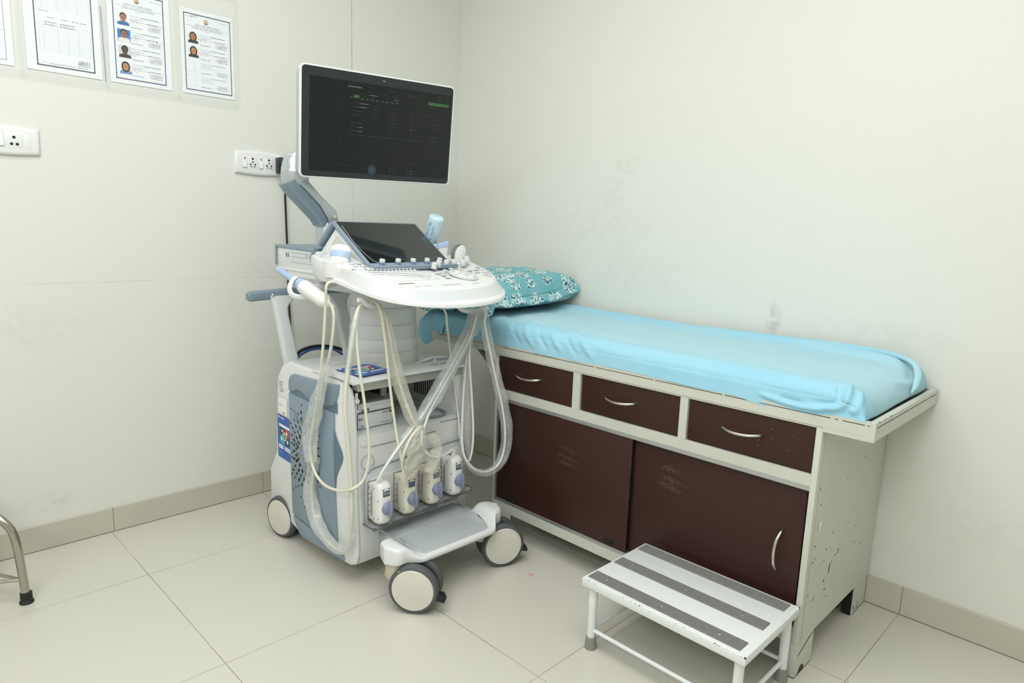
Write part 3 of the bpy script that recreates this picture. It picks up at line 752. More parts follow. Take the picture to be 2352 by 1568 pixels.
st([(.004, -.010), (.002, -.020), (.010, -.024), (.017, -.018), (.012, -.012)])
for k in range(4):
    a = PI/2*k+.4; st([(.030*math.cos(a+.5*t_), .030*math.sin(a+.5*t_)) for t_ in (0, .5, 1)]+[(.024*math.cos(a+.8), .024*math.sin(a+.8))], .001)
b.out('badge', panel, label='round chrome emblem with script letters')
b = MB().txt('Voluson', (.585, YL-.0092, .490), (1, 0, -.10), (.0, 0, 1), .030, mat('engraved_grey', '73858f', .5, var=.02), .0003); b.out('lettering', panel)
b = MB()
for k in range(5): b.quad((.452+.002*k, YL-.0006, .605-.0085*k), (.030-.004*(k % 3), 0, 0), (0, 0, .002), m_ink)
b.out('warning_print', mach)
b = MB().box((.442, YL-.0022, .482), (.520, YL-.0005, .552), mat('aged_paper_label', 'cfccc0', .6, var=.08, scale=30), .001)
b.box((.449, YL-.0027, .487), (.513, YL-.0021, .549), m_paper); b.quad((.455, YL-.0029, .52), (.02, 0, 0), (0, 0, .002), m_ink); b.quad((.48, YL-.0029, .492), (.02, 0, 0), (0, 0, .003), m_ink)
b.out('paper_label', mach)
b = MB(); sticker(b, (.437, YL-.0012, .318), (1, 0, -.05), (0, 0, 1), .104, .165); b.out('sticker', mach, label='tall blue sticker with four coloured fields')

# ---------------------------------------------------------------- connector panel and tray
b = MB()
py0, py1 = -1.185, -.757
out_ = [(py0, .222), (py0, .372), (py0+.02, .396), (py0+.06, .408), (py1-.05, .427), (py1-.018, .420), (py1, .395), (py1, .240)]
b.prism([(.953, y, z) for y, z in out_], (.010, 0, 0), m_wp2, .003)
rim = [(.9635, y, z) for y, z in [(py0, .225), (py0, .372), (py0+.02, .396), (py0+.06, .408), (py1-.05, .427), (py1-.018, .420), (py1, .395), (py1, .245)]]
b.tube(cr(rim, 5), .0045, m_gp, 8); b.tube(cr([(x+.004, y, z) for x, y, z in rim], 5), .0009, m_seam, 6)
b.prism([(.9632, y, z) for y, z in [(py0+.015, .235), (py0+.015, .350), (py0+.03, .368), (py1-.03, .40), (py1-.012, .385), (py1-.012, .25)]], (.004, 0, 0), m_wp)
SY = (-1.150, -1.050, -.947, -.848)
SZ0 = (.235, .241, .247, .253)
for y, z in zip(SY, SZ0):
    b.box((.966, y-.022, z-.002), (.969, y+.026, z+.128), m_hole); b.box((.967, y-.0235, z-.002), (.972, y-.018, z+.128), m_steel)
    for k in range(6): b.box((.9715, y-.022, z+.008+.02*k), (.9725, y-.0195, z+.012+.02*k), m_hole)
b.out('connector_panel', mach)
m_smoke = mat('smoked_plastic', 'a9abac', .12, var=.02, alpha=.72)
b = MB()
tray = [(.962, -1.188, .219), (1.005, -1.188, .219), (1.022, -1.178, .219), (1.028, -1.16, .219), (1.028, -.80, .243), (1.024, -.775, .2445), (1.010, -.760, .2455), (.962, -.760, .2455)]
b.prism(tray, (0, 0, .004), m_smoke)
ed = cr([tray[k] for k in (0, 1, 2, 3, 4, 5, 6, 7)], 4); b.tube([p+V((0, 0, .004)) for p in ed], .0022, mat('smoked_edge', '5b5d5f', .25, var=.03), 8)
for f in (.2, .55, .8):
    p = V(tray[3]).lerp(V(tray[4]), f); b.box((p.x-.001, p.y-.03, p.z-.002+(-.03*.067)), (p.x+.0025, p.y+.03, p.z+.008), mat('smoked_edge', '5b5d5f'), .0005)
b.out('connector_tray', mach, label='smoked clear tray under the connectors')

# ---------------------------------------------------------------- footrest over the front castors
b = MB()
FLC, FRC = V((1.118, -1.165, 0)), V((1.098, -.772, 0))
b.prism([(.955, -1.128, .115), (.955, -1.128, .178), (1.05, -1.128, .182), (1.05, -1.128, .165)], (0, .355, 0), m_gp, .006)
rg = []
for i in range(41):
    u = i/40; y = lerp(-1.212, -.716, u)
    e = abs(u-.5)*2; up = min(1, max(0, (e-.60)/.22)); up = up*up*(3-2*up); endr = math.sqrt(max(0, 1-max(0, (e-.86)/.14)**2))
    x0 = lerp(1.045, lerp(1.118, 1.098, u)-.052*endr, up); x1 = lerp(1.195, lerp(1.118, 1.098, u)+.052*endr, up)
    if up > .99: pass
    zt = lerp(.172, .208, up); zb = lerp(.150, .150, up)
    n = []
    hw = (x1-x0)/2; xc = (x0+x1)/2
    for k in range(24):
        a = 2*PI*k/24; cxx, szz = math.cos(a), math.sin(a)
        px = xc+hw*(abs(cxx)**.4)*(1 if cxx > 0 else -1); pz = (zt+zb)/2+(zt-zb)/2*(abs(szz)**.35)*(1 if szz > 0 else -1)
        n.append((px, y, pz))
    rg.append(n)
b.loft(rg, m_wp)
fr = b.out('footrest', mach, smooth=60)
b = MB(); pad = []
for i in range(31):
    u = i/30; y = lerp(-1.125, -.806, u); e = abs(u-.5)*2; k = math.sqrt(max(0, 1-max(0, (e-.80)/.20)**2)); lift = .016*max(0, (e-.82)/.18)**1.5
    xf = lerp(1.08, 1.178, k); zz = .1745+lift
    pad.append([(.958, y, .190), (1.0, y, .1865), (1.045, y, .181), (1.06, y, .178+lift), (1.10, y, zz), (xf-.004, y, zz), (xf, y, zz-.002), (xf, y, zz-.012), (1.06, y, .165), (.958, y, .172)])
b.loft(pad, m_gp); b.out('foot_pad', fr, smooth=50, label='grey step pad')
# ---------------------------------------------------------------- castors
def caster(px, py, az, front=True, low=.155):
    """twin-wheel castor: az = direction the outer disc faces"""
    R, hw = .0795, .017
    a = math.radians(az); nrm = V((math.cos(a), math.sin(a), 0)); side = V((-math.sin(a), math.cos(a), 0))
    c0 = V((px, py, 0)); cw = c0+side*(.066 if front else -.03)
    b = MB()
    b.cyl(c0+V((0, 0, low-.055)), c0+V((0, 0, low)), .033, m_fork, 24, bev=.003)
    p = [c0-side*.03+V((0, 0, .135)), c0+side*.07+V((0, 0, .14)), cw+side*.03+V((0, 0, .08)), cw+side*.012+V((0, 0, .055)), cw-side*.02+V((0, 0, .06)), c0-side*.036+V((0, 0, .10))]
    b.prism([q-nrm*.010 for q in p], nrm*.020, m_fork, .003)
    ca = b.out('caster', mach)
    for sgn in (1, -1):
        c = cw+nrm*(.027*sgn)+V((0, 0, R))
        w = MB().lathe([(R-.012, -hw*.95), (R-.005, -hw*.9), (R-.001, -hw*.5), (R, 0), (R-.001, hw*.5), (R-.005, hw*.9), (R-.0115, hw*1.0), (R-.012, hw*.8), (R-.012, -hw*.95)], c, nrm*sgn, m_tyre, 56)
        ww = w.out('wheel', ca)
        MB().lathe([(.0001, -hw*.9), (R-.0115, -hw*.9), (R-.0115, hw*.85), (R-.015, hw*1.12), (R-.05, hw*1.3), (.0001, hw*1.32)], c, nrm*sgn, m_capw, 48).out('wheel_cap', ca)
        if sgn > 0 and front:
            d = c+nrm*hw*1.02+(side*-.6+V((0, 0, .8))).normalized()*(R-.0065); MB().disc(d, nrm, .0022, mat('yellow_dot', 'd9d23a', .5, var=.02), 10).out('paint_dot', ca)
    if front:
        q = MB(); o = cw+side*(R-.008)+V((0, 0, .052))
        q.prism([o-side*.03+V((0, 0, .012)), o+V((0, 0, .014)), o+side*.020+V((0, 0, .012)), o+side*.028+V((0, 0, -.004)), o+side*.026+V((0, 0, -.012)), o+side*.004+V((0, 0, -.008)), o-side*.03+V((0, 0, -.004))], nrm*.03, m_rub_blk, .003)
        q.out('brake_pedal', ca, label='black brake lever')
caster(1.122, -1.170, -53)
caster(1.112, -.792, -24)
caster(.475, -1.180, -80, False, .14)
caster(.50, -.79, 98, False, .14)

# ---------------------------------------------------------------- lift column
for k, (z0, z1, rr) in enumerate(((.690, .752, .124), (.752, .795, .1195), (.795, .845, .1175), (.845, .905, .1145), (.90, .985, .110))):
    b = MB(); o = rrect(rr*1.9, rr*2, rr*.93, 9)
    rg = [[(MC.x-.0+x*s_, MC.y+y*s_, z) for x, y in o] for s_, z in ((.985, z0), (1, z0+.004), (1, z1-.004), (.985, z1-.001), (.97, z1))]
    b.loft(rg, m_wp2 if k else m_wp3); b.out('column_segment', mach, smooth=40)

# ---------------------------------------------------------------- rear grab handle
b = MB(); rg = []
for p in cr([(.392, -1.297, .913), (.394, -1.292, .9135), (.396, -1.262, .916), (.400, -1.19, .920), (.404, -1.08, .925), (.405, -.965, .926), (.404, -.85, .925), (.400, -.74, .920), (.396, -.668, .916), (.394, -.638, .9135), (.392, -.633, .913)], 5):
    k = 1 if -1.29 < p.y < -.64 else .72
    rg.append([(p.x+x, p.y, p.z+z) for x, z in rrect(.034*k, .036*k, .010*k, 4)])
b.loft(rg, m_blue2)
b.lathe([(.0001, 0), (.006, 0), (.0065, .002), (.0045, .004), (.002, .004), (.002, .003), (.0001, .003)], (.421, -1.215, .917), (1, -.15, 0), m_chrome, 16)
rh = b.out('rear_handle', mach, label='slate blue grab bar')
for (yt, yb_) in ((-1.195, -1.165), (-.945, -.915), (-.735, -.765)):
    b = MB(); rg = []
    for i in range(17):
        u = i/16; z = lerp(.915, .66, u); w = .042+.060*(1-min(1, u/.25))**2.2+.006*u; y = lerp(yt, yb_, u**.8); x = lerp(.405, .455, u)
        rg.append([(x+qx, y+qy+(.030 if yt < -1 else 0)*(1-min(1, u/.25))**2.2, z) for qx, qy in rrect(.034, w*1.15, .012, 4)])
    b.loft(rg, m_wp2); b.out('handle_post', rh, smooth=50, label='light grey handle post')

# ---------------------------------------------------------------- control console
YAW = math.radians(6); CO = V((.75, -.965, 0)); CU_ = V((math.cos(YAW), math.sin(YAW), 0)); CV_ = V((-math.sin(YAW), math.cos(YAW), 0))
def cw_(u, v, z): return CO+CU_*u+CV_*v+V((0, 0, z))
RIM = [(-.13, .19), (-.06, .285), (.0, .318), (.08, .332), (.16, .331), (.23, .322), (.29, .300), (.335, .266), (.37, .226), (.398, .180), (.418, .127), (.430, .065), (.434, 0)]
def outline(half, left): return [(u, v) for u, v in half]+[(u, -v) for u, v in left[::-1][1:]]
RIML = [(-.13, .17), (-.06, .225), (.0, .258), (.08, .284), (.16, .286), (.23, .282), (.29, .273), (.335, .252), (.37, .217), (.398, .175), (.418, .125), (.430, .065), (.434, 0)]
rimo = [(p.x, p.y) for p in cr([(u, v, 0) for u, v in outline(RIM, RIML)], 4)]
zr = lambda u: .944-.19*(u-.434)-(.0 if u > .1 else .19*(.1-u))
zd = lambda u: 1.019-.26*(u-.28) if u > .05 else 1.019-.26*(.05-.28)
def inset(o, d):
    n = len(o); out = []
    for i in range(n):
        a, c = V((*o[i-1], 0)), V((*o[(i+1) % n], 0)); t_ = (c-a); nn = V((t_.y, -t_.x, 0)).normalized()
        p = V((*o[i], 0)); q = p-nn*d
        out.append((q.x, q.y) if (q-V((.1, 0, 0))).length < (p-V((.1, 0, 0))).length else ((p+nn*d).x, (p+nn*d).y))
    return out
i1, i2, i3 = inset(rimo, .004), inset(rimo, .03), inset(rimo, .07)
b = MB()
b.loft([[cw_(u*.75+.03, v*.75, zr(u)-.030) for u, v in i3], [cw_(u, v, zr(u)-.011) for u, v in i2], [cw_(u, v, zr(u)-.0045) for u, v in i1], [cw_(u, v, zr(u)-.0025) for u, v in rimo], [cw_(u, v, zr(u)+.007) for u, v in rimo], [cw_(u, v, zr(u)+.0105) for u, v in i1], [cw_(u, v, zr(u)+.011) for u, v in i2], [cw_(u, v, zr(u)+.010) for u, v in i3]], m_wp)
con = b.out('console', mach, smooth=45)
# raised deck with keyboard: light grey flank, white top
DK = [(-.13, .17), (-.06, .262), (.0, .297), (.08, .312), (.16, .312), (.22, .303), (.275, .278), (.318, .235), (.348, .18), (.365, .12), (.372, .06), (.374, 0)]
DKL = [(-.13, .15), (-.06, .19), (.0, .212), (.06, .228), (.11, .25), (.16, .266), (.22, .266), (.27, .256), (.318, .224), (.348, .18), (.365, .12), (.372, .06), (.374, 0)]
dko = [(p.x, p.y) for p in cr([(u, v, 0) for u, v in outline(DK, DKL)], 4)]
dki = inset(dko, .004)
b = MB()
b.loft([[cw_(u*(1.09 if u > 0 else 1), v*1.05, zr(u*1.09)+.008) for u, v in dko], [cw_(u, v, zd(u)-.005) for u, v in dko]], m_wp2, (False, False))
b.loft([[cw_(u, v, zd(u)-.005) for u, v in dko], [cw_(u, v, zd(u)-.001) for u, v in dki], [cw_(u*.96, v*.96, zd(u*.96)) for u, v in dki]], m_wp, (False, True))
deck = b.out('console_deck', mach, smooth=45)
dn = (V((0, 0, 1))+CU_*.26).normalized(); du = (CU_-V((0, 0, 1))*.26).normalized()
def dk(u, v, h=0): return cw_(u, v, zd(u))+dn*h
# tray in front of the deck, with its buttons
for v, w, l in ((-.155, .030, .008), (-.115, .032, .016), (-.010, .085, .022), (.105, .036, .014)):
    b = MB(); k = .360-.6*v*v
    b.prism([dk(k, v-w/2, -.004), dk(k, v+w/2, -.004), dk(k-l, v+w/2-.002, .0008), dk(k-l, v-w/2+.002, .0008)], dn*.0012, mat('palm_key_grey', 'bfc5c8', .4, var=.02)); b.out('palm_button', deck)
b = MB(); pts = [dk(.309, -.205+.010*k, .0003) for k in range(7)]
b.tube(pts, .003, m_lens, 8, flat=(1, .4)); b.out('grip_slot', deck)
# keyboard
for r_ in range(6):
    n = 15
    for k in range(n):
        v0 = lerp(-.258, -.040, k/(n-1)) + (.004*r_ if r_ < 5 else 0); u0 = .178+.0185*r_
        if v0 < -.25+.013*r_*.9: continue
        w = .0130
        b = MB(); b.lathe([(.0060, 0), (.0058, .0007), (.0046, .0012), (.0001, .0011)], dk(u0, v0), dn, m_wp, 10, sx=1, sy=1.0)
        b.quad(dk(u0-.0022, v0-.0012, .0013), CV_*.0028, du*.0016, m_gkey if (r_+k) % 3 else m_lens)
        b.out('keyboard_key', deck)
b = MB(); fr_ = [dk(.166, -.262, .0004), dk(.166, -.026, .0004), dk(.288, -.012, .0004), dk(.288, -.200, .0004)]
b.tube(fr_+[fr_[0]], .0006, m_gkey, 5); b.out('keyboard_frame', deck)
# round and oval function buttons
def button(u, v, ru, rv, m=m_gkey):
    x, y = CV_, du; o = dk(u, v)
    b = MB(); rg = []
    for s_, h in ((1, -.0005), (1, .0018), (.85, .0026), (.4, .0024)):
        rg.append([o+CV_*math.cos(2*PI*k/18)*rv*s_+du*math.sin(2*PI*k/18)*ru*s_+dn*h for k in range(18)])
    b.loft(rg, m)
    rr = [o+CV_*math.cos(2*PI*k/18)*rv*1.06+du*math.sin(2*PI*k/18)*ru*1.06+dn*.0006 for k in range(19)]; b.tube(rr, .0006, m_ring, 4, cap=False)
    b.out('function_button', deck)
for u, v in ((.123, -.234), (.120, -.205), (.146, -.236), (.145, -.206), (.169, -.258), (.170, -.232), (.170, -.206), (.168, -.182)): button(u, v, .0068, .0092)
for u, v in ((.211, .092), (.201, .132), (.204, .173), (.220, .206), (.216, .245), (.216, .272), (.190, .283), (.240, .278), (.244, .256), (.243, .223), (.262, .262), (.268, .234), (.285, .236), (.229, .063), (.231, .036), (.254, .043), (.278, .037), (.165, .237)): button(u, v, .0072, .0105)
# trackball
b = MB()
tc = dk(.262, .130)
def trg(r0, h): return [tc+CV_*math.cos(2*PI*k/36)*r0+du*math.sin(2*PI*k/36)*r0+dn*h for k in range(36)]
b.loft([trg(.052, -.001), trg(.052, .002), trg(.050, .003), trg(.040, .003), trg(.039, .001)], m_gkey, (False, False)); b.loft([trg(.039, .001), trg(.0385, .0025), trg(.022, .003)], m_wp, (False, True))
tb = b.out('trackball_ring', deck); MB().ell(tc-dn*.012, (.0245, .0245, .0245), m_wp3, 28, 18).out('trackball', deck)
b = MB()
for a in (60, 120, 240, 300, 0, 180): b.box(tc+CV_*.0375*math.cos(math.radians(a))+du*.0375*math.sin(math.radians(a))+dn*.003-V((.001, .001, .0005)), tc+CV_*.0375*math.cos(math.radians(a))+du*.0375*math.sin(math.radians(a))+dn*.003+V((.001, .001, .001)), m_hole)
b.out('trackball_mark', deck)
# rotary knobs
def knob(o, n, r, h, mlow, mtop, name='rotary_knob', par=None, skirt=True):
    b = MB(); 
    if skirt: b.lathe([(.0001, 0), (r*1.25, 0), (r*1.25, .001), (r*.9, .0016)], o, n, m_ring, 22)
    b.lathe([(r*.97, .0005), (r, .001), (r, h*.62)], o, n, mlow, 22); b.lathe([(r, h*.62), (r*.97, h*.64), (r*.97, h*.93), (r*.85, h), (.0001, h)], o, n, mtop, 22)
    return b.out(name, par)
for u, v in ((.188, .060), (.172, .096), (.166, .140), (.164, .182), (.166, .225), (.150, .262), (.128, .285)): knob(dk(u, v), dn, .0098, .021, m_wp, m_wp2, par=deck)

# ---------------------------------------------------------------- touch screen on its wedge
TW = .185
bF, bA, bR = (.150, 1.042), (-.045, 1.190), (-.165, 1.060)
b = MB()
tri = [(.128, 1.048), (-.040, 1.166), (-.150, 1.058), (-.10, 1.03), (.12, 1.03)]
b.prism([cw_(u, -TW+.012, z) for u, z in tri], CV_*(2*TW-.024), m_wp, .004)
# hollow in the visible flank of the wedge
hol = [(.085, 1.066), (-.030, 1.142), (-.060, 1.115), (-.02, 1.066)]
b.prism([cw_(u, -TW+.0115, z) for u, z in hol], CV_*.001, m_wp3)
wed = b.out('touch_screen_body', mach)
b = MB()
def strip(p, q, th, v0, v1, m, bev=.004):
    p, q = V((p[0], p[1], 0)), V((q[0], q[1], 0)); d = (q-p).normalized(); n = V((-d.y, d.x, 0))
    quad_ = [p, q, q+n*th, p+n*th]; b.prism([cw_(k.x, v0, k.y) for k in quad_], CV_*(v1-v0), m, bev)
strip((.155, 1.036), (-.048, 1.182), -.013, -TW, TW, m_blue)
strip((-.040, 1.180), (-.165, 1.056), -.013, -TW, -TW+.06, m_blue); strip((-.040, 1.180), (-.165, 1.056), -.013, TW-.06, TW, m_blue); strip((-.045, 1.174), (-.16, 1.06), -.006, -TW+.06, TW-.06, m_blue)
strip((.178, 1.0405), (.140, 1.0495), -.014, -TW-.004, TW+.006, m_blue, .002)
b.out('touch_screen_frame', wed, label='blue-grey frame')
d_ = V((-.048-.155, 0, 1.182-1.036)); d_.normalize(); sl = (CU_*d_.x+V((0, 0, d_.z))).normalized(); sn = CV_.cross(sl); sn = -sn if sn.z < 0 else sn
def tsp(f, v, h=.0145): return cw_(.155, v, 1.036)+sl*(.250*f)+sn*h
b = MB()
b.prism([tsp(.06, -TW+.010, .0125), tsp(.06, TW-.008, .0125), tsp(.965, TW-.008, .0125), tsp(.965, -TW+.010, .0125)], sn*.0015, m_tglass)
ts = b.out('touch_screen', wed, label='dark glossy touch screen')
m_grime = mat('dust_film', '8d8f8c', .8, var=.1)
b = MB()
e_ = cr([tsp(.88, -TW+.02), tsp(.5, -TW+.014), tsp(.16, -TW+.03), tsp(.085, -TW+.08), tsp(.075, -.06)], 6); b.tube([p-sn*.0004 for p in e_], .0012, m_grime, 5, flat=(1.6, .3))
for k in range(90):
    f, v = rnd.choice((rnd.uniform(.1, .3), rnd.uniform(.8, .95), rnd.uniform(.1, .9))), rnd.uniform(-TW+.02, TW-.02); s_ = rnd.uniform(.0003, .0008); b.quad(tsp(f, v, .0142), CV_*s_*rnd.uniform(1, 3), sl*s_, m_grime)
b.out('dust', wed)['kind'] = 'stuff'
kn = (sn+V((0, 0, 1))).normalized()
for k, v in enumerate((-.145, -.078, -.012, .052, .112)): knob(cw_(.160, v, 1.0545), V((.25*CU_.x, .25*CU_.y, .97)), .0094, .0225, m_knobb, m_wp2, par=wed, skirt=False)

# ---------------------------------------------------------------- rear box with drive and sockets
b = MB()
RU0, RU1, RV = -.36, -.12, .185
b.prism([cw_(RU0, -RV+.004, 1.020), cw_(RU0-.012, -RV+.004, 1.028), cw_(RU0-.010, -RV+.004, 1.092), cw_(RU1+.01, -RV+.004, 1.086), cw_(RU1+.01, -RV+.004, 1.02)], CV_*(2*RV-.008), m_wp, .004)
def uring(u0, u1, v, z, r=.05): return [cw_((u0+u1)/2+x, y, z) for x, y in rrect(u1-u0, 2*v, r, 5)]
b.loft([uring(-.24, .02, .10, .945), uring(-.30, .02, .15, .958), uring(-.345, .02, .178, .990), uring(-.352, .02, .180, 1.016)], m_wp)
b.prism([cw_(RU0-.010, -RV+.002, 1.012), cw_(-.11, -RV+.002, 1.006), cw_(-.10, -RV+.002, 1.012), cw_(-.12, -RV+.002, 1.020), cw_(RU0-.008, -RV+.002, 1.021)], CV_*.3, m_wp, .002)
rb = b.out('rear_box', mach)
b = MB()
v = -RV+.0035
b.prism([cw_(-.325, v, 1.034), cw_(-.325, v, 1.080), cw_(-.125, v, 1.074), cw_(-.125, v, 1.030)], CV_*.001, m_wp2)
v -= .0004
for z in (1.0755, 1.060, 1.041): b.prism([cw_(-.285, v, z), cw_(-.125, v, z-.004), cw_(-.125, v, z-.0032), cw_(-.285, v, z+.0008)], CV_*.0003, m_seam)
for u in (-.315, -.303): b.prism([cw_(u, v, 1.058), cw_(u+.004, v, 1.058), cw_(u+.004, v, 1.072), cw_(u, v, 1.072)], CV_*.0003, m_hole)
for u in (-.195, -.170, -.147): 
    q = [cw_(u, v, 1.062), cw_(u+.008, v, 1.062), cw_(u+.008, v, 1.070), cw_(u, v, 1.070)]; b.tube(q+[q[0]], .0006, m_seam, 4)
b.prism([cw_(-.17, v, 1.047), cw_(-.167, v, 1.047), cw_(-.167, v, 1.050), cw_(-.17, v, 1.050)], CV_*.0003, m_hole)
b.out('drive_panel', rb)
b = MB()
def slab(p, q, th, v0, v1): strip(p, q, th, v0, v1, m_blue, .003)
slab((RU0-.022, 1.100), (-.150, 1.092), -.0105, -RV, RV); slab((-.155, 1.0905), (-.118, 1.108), -.0105, -RV, RV)
slab((RU0-.0225, 1.026), (RU0-.0225, 1.098), -.010, -RV, RV)
b.out('rear_cover', rb, label='blue-grey top cover')

# ---------------------------------------------------------------- monitor arm
b = MB()
AB = V((.605, -1.098, 0))
b.lathe([(.047, 1.085), (.043, 1.10), (.040, 1.125), (.040, 1.178), (.039, 1.182)], (AB.x, AB.y, 0), (0, 0, 1), m_silver, 32)
arm = b.out('monitor_arm', mach, label='silver and blue-grey monitor arm')
b = MB(); rg = []
path = cr([(0.602,-1.1053,1.1699),(0.602,-1.1068,1.1848),(0.602,-1.1247,1.2138),(0.602,-1.1601,1.2488),(0.602,-1.19,1.2775),(0.602,-1.2161,1.3029),(0.602,-1.2296,1.3231)], 6)
n = len(path)
for i, p in enumerate(path):
    d = (path[min(i+1, n-1)]-path[max(i-1, 0)]).normalized(); x = V((1, 0, 0)); y = d.cross(x).normalized()
    s_ = lerp(1, 1.10, i/(n-1)); rg.append([p+x*qx*s_+y*qy*s_ for qx, qy in rrect(.070, .074, .024, 6)])
b.loft(rg, m_blue2)
b.out('arm_link', arm, smooth=50, label='blue-grey arm link')
b = MB()
b.prism([(0.6425,-1.1119,1.1752),(0.6425,-1.0765,1.1821),(0.6425,-1.0862,1.2246),(0.6425,-1.1435,1.2713),(0.6425,-1.1983,1.3202),(0.6425,-1.2233,1.3087),(0.6425,-1.1927,1.2827),(0.6425,-1.1472,1.2395),(0.6425,-1.1199,1.1999)], (.004, 0, 0), m_silver, .001)
b.lathe([(.0001, 0), (.005, 0), (.005, .0015), (.0001, .0015)], (0.6466,-1.0956,1.2052), (1, 0, 0), m_chrome, 14)
b.out('arm_cover', arm)
b = MB(); b.lathe([(.030, 1.298), (.041, 1.304), (.045, 1.32), (.045, 1.345), (.0455, 1.3455), (.0445, 1.347), (.043, 1.36), (.036, 1.385), (.026, 1.398), (.0001, 1.40)], (.600, -1.214, 0), (0, 0, 1), m_silver, 32)
b.prism([(.60, -1.25, 1.35), (.62, -1.20, 1.345), (.70, -1.09, 1.42), (.715, -1.05, 1.47), (.70, -1.05, 1.53), (.66, -1.11, 1.47), (.60, -1.24, 1.40)], (.012, .012, 0), m_silver, .004)
b.out('arm_joint', arm)

# ---------------------------------------------------------------- monitor
MYAW, MT, MRL = -.123, -.115, .017
mn = V((math.cos(MYAW)*math.cos(MT), math.sin(MYAW)*math.cos(MT), math.sin(MT))); mr = V((-math.sin(MYAW), math.cos(MYAW), 0)); mu = mn.cross(mr)
mr, mu = mr*math.cos(MRL)+mu*math.sin(MRL), mu*math.cos(MRL)-mr*math.sin(MRL)
MCN = V((.775, -.992, 1.496)); MW, MH = .555, .338
def mp(x, y, h=0): return MCN+mr*(x*MW/2)+mu*(y*MH/2)+mn*h
def mring(w, h, r, d): return [MCN+mr*x+mu*y+mn*d for x, y in rrect(w, h, r, 5)]
b = MB()
b.loft([mring(MW*.78, MH*.66, .03, -.062), mring(MW*.94, MH*.88, .026, -.054), mring(MW*.985, MH*.965, .022, -.043), mring(MW*.996, MH*.990, .018, -.012), mring(MW*.990, MH*.985, .018, -.0095)], m_silver, (True, True))
mon = b.out('monitor', mach, label='wide flat monitor with white rim', smooth=40)
b = MB(); b.loft([mring(MW*.992, MH*.988, .016, -.0110), mring(MW, MH, .015, -.0085), mring(MW, MH, .015, -.002), mring(MW*.994, MH*.990, .014, .0006), mring(MW*.984, MH*.974, .012, .0006), mring(MW*.984, MH*.974, .012, -.002)], m_wp, (False, True)); b.out('monitor_rim', mon, label='white rim', smooth=40)
b = MB(); b.loft([mring(MW*.9835, MH*.973, .012, -.0018), mring(MW*.9835, MH*.973, .012, .0002)], m_bezel); b.out('bezel', mon, label='charcoal bezel')
sx0, sx1, sy0, sy1 = -.895, .950, -.865, .80
b = MB().prism([mp(sx0, sy0, .0002), mp(sx1, sy0, .0002), mp(sx1, sy1, .0002), mp(sx0, sy1, .0002)], mn*.0004, m_screen)
b.prism([mp(sx1, sy0, .0002), mp(sx1+.012, sy0, .0002), mp(sx1+.012, sy1, .0002), mp(sx1, sy1, .0002)], mn*.0005, m_hole); b.prism([mp(sx0, sy1, .0002), mp(sx1, sy1, .0002), mp(sx1, sy1+.012, .0002), mp(sx0, sy1+.012, .0002)], mn*.0005, m_hole)
scr_b = b
def emi(n, c, s): return mat(n, '101010', .4, var=0, emit=c, es=s)
e1, e2, e3, e4 = emi('ui_dim_grey', '8f9696', .075), emi('ui_white', 'd5dada', .22), emi('ui_green', '3c8a38', .38), emi('ui_blue', '6d8fae', .18)
def U(x, y): return (lerp(sx0, sx1, x), lerp(sy1, sy0, y))      # screen coordinates 0..1 from the top left corner
b = scr_b
def dash(x, y, w, m, h=.0018):
    a, c = U(x, y); o = mp(a, c, .0008)
    k = 0; xx = 0
    while xx < w:
        l = min(rnd.uniform(.002, .005), w-xx); b.quad(o+mr*xx, mr*l, mu*h, m); xx += l+.0006
def wtx(s, x, y, m, h=.0032):
    a, c = U(x, y); b.txt(s, mp(a, c, .0007), mr, mu, h, m, .0002)
ax, ay = U(.205, .01); bx, by = U(.205, .70); b.quad(mp(ax, ay, .0008), mr*.0006, (mp(bx, by)-mp(ax, ay)), e1)
dash(.245, .025, .02, e1); dash(.245, .055, .048, e2, .0026); dash(.385, .035, .025, e1); dash(.53, .045, .024, e1); dash(.67, .06, .03, e1); dash(.895, .03, .014, e1); dash(.895, .06, .015, e1)
dash(.385, .085, .012, e1); dash(.39, .12, .030, e2); dash(.49, .095, .01, e1); dash(.565, .11, .01, e1); dash(.57, .14, .014, e2)
x_, y_ = U(.285, .165); b.quad(mp(x_, y_, .0008), mr*.020, mu*.0085, e3); wtx('OB', .295, .162, e2, .0038); dash(.265, .165, .006, e2)
for k, x in enumerate((.335, .37, .405, .44, .475, .51, .545, .58)): dash(x, .172, .008, e2)
for k, (y, xx) in enumerate(((.225, .30), (.265, .29))): dash(xx-.01, y, .018, e1); dash(xx+.03, y, .030, e2)
for k, y in enumerate((.31, .355, .44, .485, .53)): dash(.27, y, .028, e1); dash(.325, y, .013, e2 if k > 2 else e1)
for k, y in enumerate((.235, .275, .315, .36)): dash(.42, y, .018, e1)
for k, y in enumerate((.235, .28, .32, .36, .40, .445, .49)): dash(.535, y, .030, e1); dash(.70, y, .008, e1)
x_, y_ = U(.825, .135); b.quad(mp(x_, y_, .0008), mr*.083, mu*.0095, e3); dash(.865, .132, .03, e2); dash(.84, .165, .02, e1)
for y in (.26, .305, .37, .42, .51, .555, .76): dash(.86 if y > .3 else .82, y, .026, e1)
dash(.25, .575, .28, e1)
wtx('No Exam History Available', .175, .925, e1, .0038)
x_, y_ = U(.425, .955); c = mp(x_, y_, .0009)
def mdisc(c, r, m, k=1): b.disc(c+mn*.0002*k, mn, r, m, 24)
mdisc(c, .0145, e4); mdisc(c, .0105, m_screen, 2); mdisc(c, .0085, e4, 3); dash(.405, .895, .022, e1)
